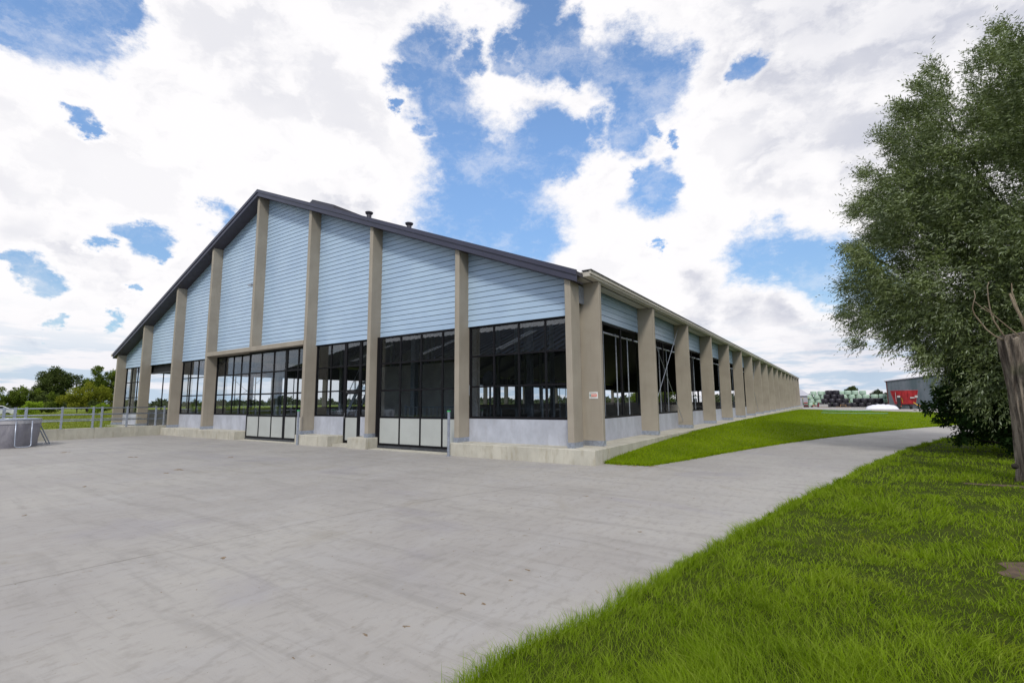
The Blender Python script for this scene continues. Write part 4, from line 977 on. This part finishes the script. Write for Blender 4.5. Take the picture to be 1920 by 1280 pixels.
# ------------------------------------------------------------------ the barn opposite, behind the photographer
def opposite():
    t = thing('dark_barn', 'large dark ribbed metal barn across the yard, mirrored in the gable windows', 'barn', (-30, -26, 0))
    MB().box(-28, -22, 0, 18, 0, 6.4).build('wall', 'dark_clad', t)
    MB().prism([(-28.4, .4, 6.405), (-28.4, .4, 6.55), (-28.4, -11, 11.0), (-28.4, -22.4, 6.55), (-28.4, -22.4, 6.405)], 0, (46.8, 0, 0)).build('roof', 'opp_roof', t)
    rib = MB().box(-.05, 0, 0, .05, .06, 6.38).mesh('rib', 'dark_clad'); sl = math.atan2(4.45, 11.4)
    rr_ = MB().box(-.05, -12.2, 0, .05, 0, .10).mesh('roof_rib', 'dark_clad')
    for k in range(92): link('rib', rib, t, (-27.9+k*.5, .002, 0))
    for k in range(46): o = link('roof_rib', rr_, t, (-27.9+k*1.0, .4, 6.555)); o.rotation_euler = (-sl, 0, 0)
    for x in (-16, -3, 8):
        o = MB().box(-.5, -9.5, 0, .5, -1.8, .05).build('skylight', 'skylight', t, (x+.05, .4, 6.57)); o.rotation_euler = (-sl, 0, 0)
    o = MB().box(0, -12.2, -.2, .12, .05, .15).build('rake_trim', 'white_trim', t, (18.42, .4, 6.5)); o.rotation_euler = (-sl, 0, 0)
    t = thing('dark_annex', 'lower dark annex at the end of the dark metal barn', 'barn', (-11.4, -26, 0))
    MB().box(0, -20, 0, 12, -.5, 5.2).build('wall', 'dark_clad', t); MB().prism([(-.0, -.4, 5.205), (12.3, -.4, 5.205), (6.1, -.4, 7.2)], 0, (0, -20, 0)).build('roof', 'opp_roof', t)
opposite()

# ------------------------------------------------------------------ trees
def leaf_quads(P, L, W, dirs=None, g=rng):
    N = len(P); a = g.normal(size=(N, 3)) if dirs is None else dirs; a /= np.linalg.norm(a, axis=1)[:, None]
    b = np.cross(a, g.normal(size=(N, 3))); b /= np.linalg.norm(b, axis=1)[:, None]
    l = (L*g.uniform(.7, 1.3, N))[:, None]; w = (W*g.uniform(.7, 1.3, N))[:, None]
    return np.stack([P, P+a*l*.45+b*w*.5, P+a*l, P+a*l*.45-b*w*.5], 1)
def in_balls(C, n, shell=.5, g=rng, squash=1.):
    C = np.array(C); vol = C[:, 3]**2.3; idx = g.choice(len(C), n, p=vol/vol.sum()); d = g.normal(size=(n, 3)); d /= np.linalg.norm(d, axis=1)[:, None]
    r = g.uniform(0, 1, n)**shell; P = C[idx, :3]+d*(r*C[idx, 3])[:, None]*np.array([1, 1, squash]); return P, d, idx
def tree(name, label, cat, base, C, n, L, W, leaf, trunk_r, group=None, bark='bark_dark', sub=6, limbs=True, asp=1.):
    """C: crown lobes relative to the base (x,y,z,r)"""
    t = thing(name, label, cat, base, 0, group); g = np.random.default_rng(abs(hash((round(base[0], 1), round(base[1], 1)))) % 99999)
    C = list(C); S = []
    for (x, y, z, r) in C:                    # break each lobe into smaller clumps
        for _ in range(sub):
            d = g.normal(size=3); d /= np.linalg.norm(d); q = g.uniform(.55, .95)
            S.append((x+d[0]*r*q, y+d[1]*r*q, z+d[2]*r*q*.9, r*g.uniform(.25, .45)))
        S.append((x, y, z, r*.7))
    P, d, i = in_balls(S, n, .45, g)
    k = P[:, 2] > .05; P = P[k]
    link('crown', npmesh('crown', leaf_quads(P, L, W, None, g), 4, leaf), t)
    zt = max(c[2] for c in C); mb = MB(); mb.tube([(0, 0, -.2), (trunk_r*.3, 0, zt*.3), (0, trunk_r*.4, zt*.62)], [trunk_r, trunk_r*.8, trunk_r*.4], 8)
    if limbs:
        for (x, y, z, r) in C[:7]: mb.tube([(0, 0, zt*.28), (x*.4, y*.4, zt*.28+(z-zt*.28)*.55), (x*.9, y*.9, z)], [trunk_r*.5, trunk_r*.3, trunk_r*.1], 6)
    mb.build('trunk', bark, t); return t
def lobes(rx, rz, z, n, seed, r=None):
    g = random.Random(seed); out = [(0, 0, z, r or rz*.7)]
    for _ in range(n):
        a = g.uniform(0, 6.28); q = g.uniform(.3, .9); out.append((rx*q*math.cos(a), rx*q*math.sin(a), z+rz*g.uniform(-.7, .75), (r or rz*.6)*g.uniform(.6, 1.)))
    return out
Z = .36
tree('round_tree', 'large dark green round tree at left, tallest of the left half of the tree row', 'tree', (-139, 20.2, Z), [(0, .6, 7.0, 3.3), (0, -1.6, 6.2, 2.6), (0, 2.2, 7.0, 2.4), (0, -.4, 8.6, 1.8), (0, -3.2, 4.4, 1.9), (0, 1.0, 4.6, 2.6)], 15000, .34, .20, 'leaf_dark', .4)
tree('broadleaf_tree', 'tall mid green tree with two pointed tops close left of the barn', 'tree', (-137, 27.6, Z), [(0, -.9, 9.6, 1.5), (.5, 2.2, 8.8, 1.6), (0, 0, 7.0, 2.4), (0, 2.5, 6, 2.0), (0, -2.2, 6.3, 1.9), (0, 3.9, 4.7, 1.3), (0, -3.6, 5.2, 1.2), (0, 0, 4, 2.5)], 14000, .34, .20, 'leaf_mid', .4)
tree('olive_tree', 'wide drooping yellow olive tree in front of the tall tree at left', 'tree', (-99, 15.6, Z), [(0, 0, 3.8, 1.7), (0, 2.0, 3.6, 1.5), (0, -2.0, 3.4, 1.5), (0, 3.4, 2.6, 1.2), (0, -3.4, 2.4, 1.2), (0, 1, 2.2, 1.8), (0, -1.2, 2.0, 1.6), (0, 3.2, 1.2, 1)], 9500, .22, .14, 'leaf_olive', .25)
tree('young_tree', 'slim light green tree between the round tree and the olive tree', 'tree', (-100, 11.2, Z), [(0, 0, 2.8, .8), (0, .6, 2.0, .9), (0, -.5, 1.4, .9)], 2500, .22, .14, 'leaf_mid', .12)
tree('lime_shrub', 'bright lime green shrub at far left behind the railing', 'shrub', (-70, 2.7, Z), [(0, 0, 1.4, .62), (0, .7, 1.5, .55), (0, -.6, 1.0, .5), (0, .2, .6, .7)], 2600, .14, .09, 'leaf_lime', .06)
tree('lime_shrub', 'bright green young shrub standing before the olive tree', 'shrub', (-72, 9.5, Z), [(0, 0, 1.1, .6), (0, .6, 1.3, .5), (0, -.5, .8, .5)], 2200, .14, .09, 'leaf_lime', .06)
tree('sage_shrub', 'pale grey green shrub next to the left corner of the barn', 'shrub', (-66, 11.6, Z), [(0, 0, .9, .6), (0, .8, 1.0, .55), (0, -.6, .7, .5)], 2000, .16, .05, 'leaf_sage', .05)
hedge = [(-115, -2.5, 2.6, 'leaf_dark', 'dark bush at the left frame edge'), (-112, 3.2, 3.6, 'leaf_dark', 'dark bush with spiky top beside the white car'), (-108, 8.6, 3.9, 'leaf_mid', 'green bush under the left flank of the round tree'), (-106, 12.2, 3.2, 'leaf_dark', 'brownish dark bush below the round tree'), (-104, 15.5, 2.6, 'leaf_mid', 'green bush right below the round tree'), (-92, 8.4, 1.7, 'leaf_mid', 'low bush above the retaining wall, left of the olive tree'), (-92, 14.8, 1.6, 'leaf_dark', 'low dark bush at the foot of the olive tree'), (-90, 18.6, 1.7, 'leaf_mid', 'low bush right of the olive tree trunk'), (-94, 3.5, 1.5, 'leaf_mid', 'low bush right behind the lime green shrub')]
for j, (x, y, h_, lf, lab) in enumerate(hedge):
    tree('bush', lab, 'bush', (x, y, Z), lobes(h_*.9, h_*.4, h_*.72, 6, 40+j, h_*.46), 5200, .28, .17, lf, .08, 'bushes below the tree row at left')
tree('bush', 'green bush seen through the open bay of the gable', 'bush', (-62, 17.5, Z), [(0, 0, 1.0, .9), (0, 1.6, .9, .8), (0, -1.4, .8, .7), (0, 3, .6, .7)], 3000, .16, .09, 'leaf_mid', .06, 'bushes seen through the barn')
for j, (x, y, h_, lab) in enumerate(((-43, 132, 7, 'leftmost green tree seen through the side windows of the barn'), (-37, 134, 8, 'middle green tree seen through the side windows of the barn'), (-31, 131, 7, 'rightmost green tree seen through the side windows of the barn'))):
    tree('broadleaf_tree', lab, 'tree', (x, y, Z), lobes(4.5, 2.4, h_*.5, 7, 70+j, 2.6), 5000, .35, .22, 'leaf_mid', .3, 'trees beyond the rear of the barn')
tree('broadleaf_tree', 'small dark tree crown rising behind the pale green bales', 'tree', (12.0, 217, 0), lobes(2.6, 1.1, 5.0, 6, 90, 1.6), 3500, .4, .25, 'leaf_dark', .3)
for j, (x, hh) in enumerate(((19.5, 5.0), (23.5, 4.6), (27.5, 5.3), (31.5, 5.0))):
    tree('broadleaf_tree', '%s dark tree of the far clump between the green bales and the teal shed' % ('leftmost', 'second', 'third', 'rightmost')[j], 'tree', (x, 217+j, 0), lobes(2.3, 1.3, hh*.62, 5, 95+j, 1.7), 2600, .4, .25, 'leaf_far', .3, 'far trees by the teal shed')
def far_trees():
    n = 46000; g = rng; a = g.uniform(R(-125), R(62), n); rad = g.uniform(420, 560, n)
    hh = 4.0+2.6*np.clip(vnoise(a*60, a*0, 1.2, 31), -1, 1)+2.2*np.clip(vnoise(a*260, a*0, 1.0, 32), -1, 1); hh = np.maximum(hh, 1.5)
    z = hh*g.uniform(0, 1, n)**.8
    Pp = np.stack([CAM.x+rad*np.sin(a), CAM.y+rad*np.cos(a), z], 1)
    o = link('far_woods', npmesh('far_woods', leaf_quads(Pp, 2.4, 1.8), 4, 'leaf_far')); tag(o, 'low dark line of far woods along the horizon', 'woods'); kind(o, 'stuff')
far_trees()

CROWN = [(12.21, 6.24, 12.33, 0.23), (12.86, 8.76, 13.75, 0.28), (13.56, 11.47, 15.27, 0.3), (12.33, 6.21, 12.46, 0.16), (12.99, 8.72, 13.89, 0.19), (13.71, 11.43, 15.44, 0.2), (11.91, 6.32, 11.55, 0.32), (12.52, 8.84, 12.87, 0.39), (13.18, 11.57, 14.28, 0.41), (10.72, 6.56, 11.82, 0.25), (11.17, 9.12, 13.17, 0.3), (11.66, 11.88, 14.62, 0.32), (10.49, 6.6, 11.43, 0.31), (10.91, 9.17, 12.73, 0.38), (11.36, 11.93, 14.12, 0.4), (9.9, 6.69, 10.88, 0.39), (10.24, 9.27, 12.1, 0.47), (10.6, 12.04, 13.42, 0.49), (9.46, 6.74, 10.15, 0.33), (9.74, 9.33, 11.27, 0.4), (10.04, 12.11, 12.48, 0.42), (8.92, 6.79, 9.07, 0.33), (9.13, 9.39, 10.05, 0.4), (9.36, 12.18, 11.1, 0.42), (8.44, 6.83, 7.9, 0.3), (8.58, 9.42, 8.72, 0.36), (8.74, 12.22, 9.61, 0.38), (8.24, 6.84, 6.65, 0.3), (8.36, 9.43, 7.3, 0.36), (8.48, 12.23, 8.01, 0.38), (8.05, 6.84, 5.4, 0.33), (8.14, 9.44, 5.89, 0.4), (8.24, 12.24, 6.42, 0.42), (7.93, 6.85, 4.47, 0.26), (8.01, 9.45, 4.84, 0.32), (8.09, 12.25, 5.23, 0.34), (8.17, 6.84, 3.6, 0.26), (8.27, 9.44, 3.85, 0.32), (8.39, 12.24, 4.11, 0.33), (11.55, 6.4, 11.47, 0.21), (12.11, 8.94, 12.77, 0.25), (12.71, 11.67, 14.17, 0.27), (12.22, 6.24, 11.59, 0.61), (12.87, 8.76, 12.91, 0.74), (13.57, 11.47, 14.34, 0.78), (12.25, 6.23, 10.32, 0.88), (12.91, 8.75, 11.47, 1.08), (13.61, 11.46, 12.71, 1.13), (12.32, 6.21, 8.83, 1.19), (12.98, 8.73, 9.78, 1.45), (13.69, 11.43, 10.8, 1.52), (11.74, 6.36, 9.66, 0.73), (12.32, 8.89, 10.73, 0.89), (12.96, 11.62, 11.87, 0.93), (10.64, 6.58, 10.96, 0.59), (11.07, 9.14, 12.2, 0.72), (11.55, 11.9, 13.53, 0.76), (10.36, 6.62, 9.92, 0.94), (10.76, 9.19, 11.01, 1.14), (11.19, 11.96, 12.19, 1.2), (9.86, 6.7, 8.58, 1.14), (10.19, 9.27, 9.5, 1.39), (10.55, 12.05, 10.49, 1.45), (10.91, 6.53, 8.23, 1.2), (11.38, 9.09, 9.1, 1.46), (11.9, 11.84, 10.03, 1.53), (9.44, 6.74, 7.1, 1.08), (9.72, 9.33, 7.82, 1.32), (10.02, 12.11, 8.59, 1.38), (10.53, 6.6, 6.66, 1.43), (10.96, 9.16, 7.31, 1.75), (11.42, 11.92, 8.02, 1.83), (11.65, 6.38, 6.68, 1.42), (12.23, 8.91, 7.34, 1.74), (12.85, 11.64, 8.05, 1.82), (9.01, 6.79, 5.43, 0.96), (9.23, 9.38, 5.92, 1.17), (9.46, 12.17, 6.45, 1.22), (8.49, 6.82, 4.45, 0.74), (8.64, 9.42, 4.81, 0.91), (8.8, 12.21, 5.2, 0.95), (8.49, 6.82, 6.41, 0.39), (8.64, 9.42, 7.04, 0.48), (8.81, 12.21, 7.71, 0.5), (9.05, 6.78, 8.1, 0.55), (9.28, 9.37, 8.96, 0.67), (9.52, 12.16, 9.87, 0.71), (10.12, 6.66, 4.74, 1.44), (10.49, 9.23, 5.14, 1.75), (10.89, 12.0, 5.57, 1.84), (11.35, 6.44, 4.54, 1.49), (11.88, 8.99, 4.92, 1.82), (12.46, 11.73, 5.32, 1.91), (9.22, 6.77, 3.98, 0.69), (9.46, 9.36, 4.28, 0.84), (9.73, 12.14, 4.61, 0.88), (10.46, 6.61, 3.24, 1.15), (10.87, 9.17, 3.44, 1.4), (11.32, 11.94, 3.65, 1.46), (11.28, 6.46, 2.71, 1.33), (11.81, 9.0, 2.84, 1.62), (12.37, 11.75, 2.98, 1.7), (10.8, 6.55, 2.05, 0.49), (11.26, 9.11, 2.09, 0.59), (11.75, 11.87, 2.13, 0.62), (12.94, 6.04, 8.85, 1.48), (13.69, 8.53, 9.81, 1.81), (14.49, 11.21, 10.83, 1.9), (12.78, 6.09, 6.19, 1.86), (13.5, 8.58, 6.79, 2.27), (14.28, 11.27, 7.43, 2.38), (12.63, 6.13, 3.75, 1.83), (13.34, 8.63, 4.02, 2.24), (14.1, 11.32, 4.31, 2.34), (12.85, 6.07, 10.8, 0.83), (13.58, 8.56, 12.01, 1.01), (14.37, 11.25, 13.32, 1.06)]
SHRUB = [(11.14, 7.61, 2.46, 0.81), (11.55, 9.77, 2.54, 0.9), (10.12, 7.77, 1.75, 0.4), (10.42, 9.95, 1.76, 0.45), (11.68, 7.5, 1.74, 0.94), (12.14, 9.65, 1.73, 1.04), (10.34, 7.74, 1.42, 0.5), (10.66, 9.92, 1.39, 0.55), (10.78, 7.67, 1.02, 0.73), (11.15, 9.84, 0.94, 0.81), (11.33, 7.57, 0.88, 0.79), (11.75, 9.73, 0.78, 0.88), (11.19, 7.6, 1.82, 0.96), (11.61, 9.76, 1.83, 1.07), (11.87, 7.45, 1.04, 0.92), (12.36, 9.6, 0.97, 1.02), (10.44, 7.72, 0.53, 0.3), (10.77, 9.9, 0.39, 0.33), (10.69, 7.69, 1.91, 0.74), (11.04, 9.86, 1.93, 0.82), (9.72, 7.82, 1.51, 0.24), (9.97, 10.01, 1.48, 0.27), (10.0, 7.79, 1.09, 0.27), (10.29, 9.97, 1.02, 0.3), (12.25, 7.37, 1.8, 1.21), (12.77, 9.5, 1.81, 1.34), (11.69, 7.49, 2.44, 1.1), (12.16, 9.65, 2.51, 1.22)]
def willow():
    base = Vector((13.9, 11.6, 0)); t = thing('willow_tree', 'huge bushy green willow filling the right edge behind the bare trunk', 'tree', base)
    g = np.random.default_rng(5); C = np.array(CROWN); S = []
    for (x, y, z, r) in C:
        for _ in range(10):
            d = g.normal(size=3); d /= np.linalg.norm(d); q = g.uniform(.45, .98); e = r*g.uniform(.20, .38)
            for s_ in (0, 1, 2): S.append((x+d[0]*r*q-s_*e*.25, y+d[1]*r*q, z+d[2]*r*q+s_*e*.55, e*(1-.22*s_)))
        S.append((x, y, z, r*.55))
    ns = 45000; P, d, i = in_balls(S, ns, .5, g)
    ctr = np.array([13.6, 10.5, 5.5])
    out = P-ctr; out[:, 2] *= .3; out /= np.linalg.norm(out, axis=1)[:, None]
    hz = np.clip((P[:, 2]-2)/10, 0, 1)[:, None]
    # shoots lean outwards, to the left with the wind, and up in the top of the crown, hanging lower down
    T = out*.75+g.normal(size=(ns, 3))*.42+np.array([-.28, -.1, 0])+np.concatenate([np.zeros((ns, 2)), -.42+hz*1.15], 1)
    T /= np.linalg.norm(T, axis=1)[:, None]; ln = g.uniform(.30, .62, ns)+.55*(g.random(ns) < .05); K = 9; Q = []; D = []
    for k in range(K):
        s = (k+.5)/K; droop = np.zeros((ns, 3)); droop[:, 2] = -.16*s*s
        pos = P+(T+droop)*(ln*s)[:, None]; sd_ = np.cross(T, g.normal(size=(ns, 3))); sd_ /= np.linalg.norm(sd_, axis=1)[:, None]
        Q.append(pos); dd = T*.8+sd_*.75; dd[:, 2] -= .35; D.append(dd)
    Q = np.concatenate(Q); D = np.concatenate(D); Q -= np.array(base)
    V = leaf_quads(Q, .125, .030, D, g)
    link('crown', npmesh('crown', V, 4, 'leaf_willow'), t)
    mb = MB(); g2 = random.Random(3)
    mb.tube([(0, 0, -.2), (.1, 0, 2), (0, .1, 4)], [.55, .45, .35], 10)
    tips = [CROWN[3*k+1] for k in (14, 16, 18, 20, 22, 23, 25, 27, 29, 31, 34, 35)]
    for (x, y, z, r) in tips:
        p = Vector((x, y, z))-base; a = Vector((0, 0, min(2.5+g2.random()*1.5, z*.5))); b = a.lerp(p, .5)+Vector((g2.uniform(-.4, .4), g2.uniform(-.4, .4), .3))
        mb.tube([a, b, a.lerp(p, .8), p], [.15, .07, .03, .012], 7)
        for _ in range(7):
            u = a.lerp(p, g2.uniform(.45, .95)); v = u+Vector((g2.uniform(-1, 1), g2.uniform(-1, 1), g2.uniform(.2, 1.2))); mb.tube([u, v], [.03, .008], 5)
    mb.build('trunk', 'bark_dark', t, smooth=True)
    # dark broad-leaved undergrowth below the willow
    base2 = Vector((12.6, 9.6, 0)); t = thing('elder_shrub', 'dark broad leaved shrub hanging low under the willow beside the path', 'shrub', base2)
    S = []
    for (x, y, z, r) in SHRUB:
        for _ in range(6):
            d = g.normal(size=3); d /= np.linalg.norm(d); q = g.uniform(.4, .95); S.append((x+d[0]*r*q, y+d[1]*r*q, max(.15, z+d[2]*r*q), r*g.uniform(.3, .5)))
    P, d, i = in_balls(S, 46000, .5, g); P = P[P[:, 2] > .05]; P = P-np.array(base2)
    D = g.normal(size=(len(P), 3)); D[:, 2] -= .4
    link('foliage', npmesh('foliage', leaf_quads(P, .12, .055, D, g), 4, 'leaf_shrub'), t)
    mb = MB()
    for k in range(9): x, y, z, r = SHRUB[k*2+6]; mb.tube([(g2.uniform(-.5, .5), g2.uniform(-.5, .5), -.1), ((x-base2.x)*.5, (y-base2.y)*.5, z*.6), (x-base2.x, y-base2.y, z)], [.06, .04, .01], 6)
    mb.build('stems', 'bark_dark', t)
willow()
def pollard():
    c0 = Vector((10.72, 1.72, 0)); t = thing('pollard_trunk', 'thick cut willow trunk with furrowed bark and bare shoots at the right edge', 'tree', c0)
    nz, na = 110, 150; Hh = 3.02; vs = []
    A = np.linspace(0, 2*math.pi, na, endpoint=False)
    ks = [(g.integers(7, 34), g.uniform(0, 6.28), g.uniform(-1.6, 1.6), g.uniform(.5, 1)) for g in [np.random.default_rng(77+i) for i in range(16)]]
    for j in range(nz+1):
        u = j/nz; z = Hh*u; r = .385-.02*math.sin(u*3.1)+.10*max(0, u-.45)+.5*max(0, .10-u)
        cx = -.03*u; ridge = np.zeros(na)
        for (k, ph, tw, am) in ks: ridge += am*np.sin(k*A+ph+tw*z+.7*np.sin(z*2.6+ph))
        ridge = ridge/5.; ridge = np.sign(ridge)*np.abs(ridge)**.7
        rad = r+.034*ridge+.02*np.sin(3*A+z)+.02*np.sin(5*A-1.4*z)
        for a, q in zip(A, rad): vs.append((cx+q*math.cos(a), q*math.sin(a), z-.05+max(0, u-.9)*10*(.05*math.sin(3*a+.6)+.035*math.sin(7*a)+.03*math.sin(13*a+1)+.02*math.sin(29*a))))
    fs = [(j*na+k, j*na+(k+1) % na, (j+1)*na+(k+1) % na, (j+1)*na+k) for j in range(nz) for k in range(na)]
    b = len(vs); vs.append((.05, 0, Hh+.10)); fs += [(nz*na+k, nz*na+(k+1) % na, b) for k in range(na)]
    MB().add(vs, fs).build('trunk', 'bark', t, smooth=True)
    # burr on the head
    B = dict(b1=[(10.34, 1.45, 2.90), (10.19, 1.48, 3.03), (10.08, 1.5, 3.18), (10.01, 1.51, 3.34), (9.93, 1.52, 3.52), (9.91, 1.53, 3.66), (9.95, 1.52, 3.83), (9.98, 1.52, 3.91), (9.97, 1.52, 4.05)],
        b2=[(10.37, 1.46, 2.90), (10.27, 1.46, 3.16), (10.21, 1.47, 3.34), (10.18, 1.48, 3.51), (10.17, 1.48, 3.69), (10.17, 1.48, 3.91), (10.18, 1.48, 4.1), (10.21, 1.47, 4.19)],
        b3=[(10.62, 1.45, 2.85), (10.48, 1.41, 3.07), (10.36, 1.44, 3.25), (10.26, 1.46, 3.4), (10.18, 1.48, 3.54), (10.09, 1.49, 3.69)],
        b4=[(10.70, 1.5, 2.9), (10.63, 1.38, 3.2), (10.59, 1.39, 3.41), (10.53, 1.4, 3.63), (10.49, 1.41, 3.89)],
        b5=[(10.59, 1.39, 3.41), (10.55, 1.4, 3.67), (10.52, 1.4, 3.91), (10.53, 1.4, 4.1)], b6=[(10.18, 1.48, 3.52), (10.06, 1.5, 3.64), (9.95, 1.52, 3.82)])
    W = dict(b1=.016, b2=.016, b3=.014, b4=.042, b5=.018, b6=.012)
    for k, p in B.items():
        w = W[k]; n = len(p); pts = [Vector(q)-c0 for q in p]
        MB().tube(pts, [w*(1-.55*i/(n-1)) for i in range(n)], 8).build('shoot', 'twig_bark', t, smooth=True)
    MB().lathe([(.0, -.03), (.10, 0), (.13, .04), (.11, .08), (.05, .10), (.0, .1)], 12, (-.05, -.66, 2.55), 'y').build('burr', 'twig_bark', t, smooth=True)
    MB().lathe([(.0, -.03), (.05, 0), (.06, .04), (.03, .08), (.0, .09)], 10, (-.48, -.22, .35), 'y').build('burr', 'bark_dark', t, smooth=True)
pollard()
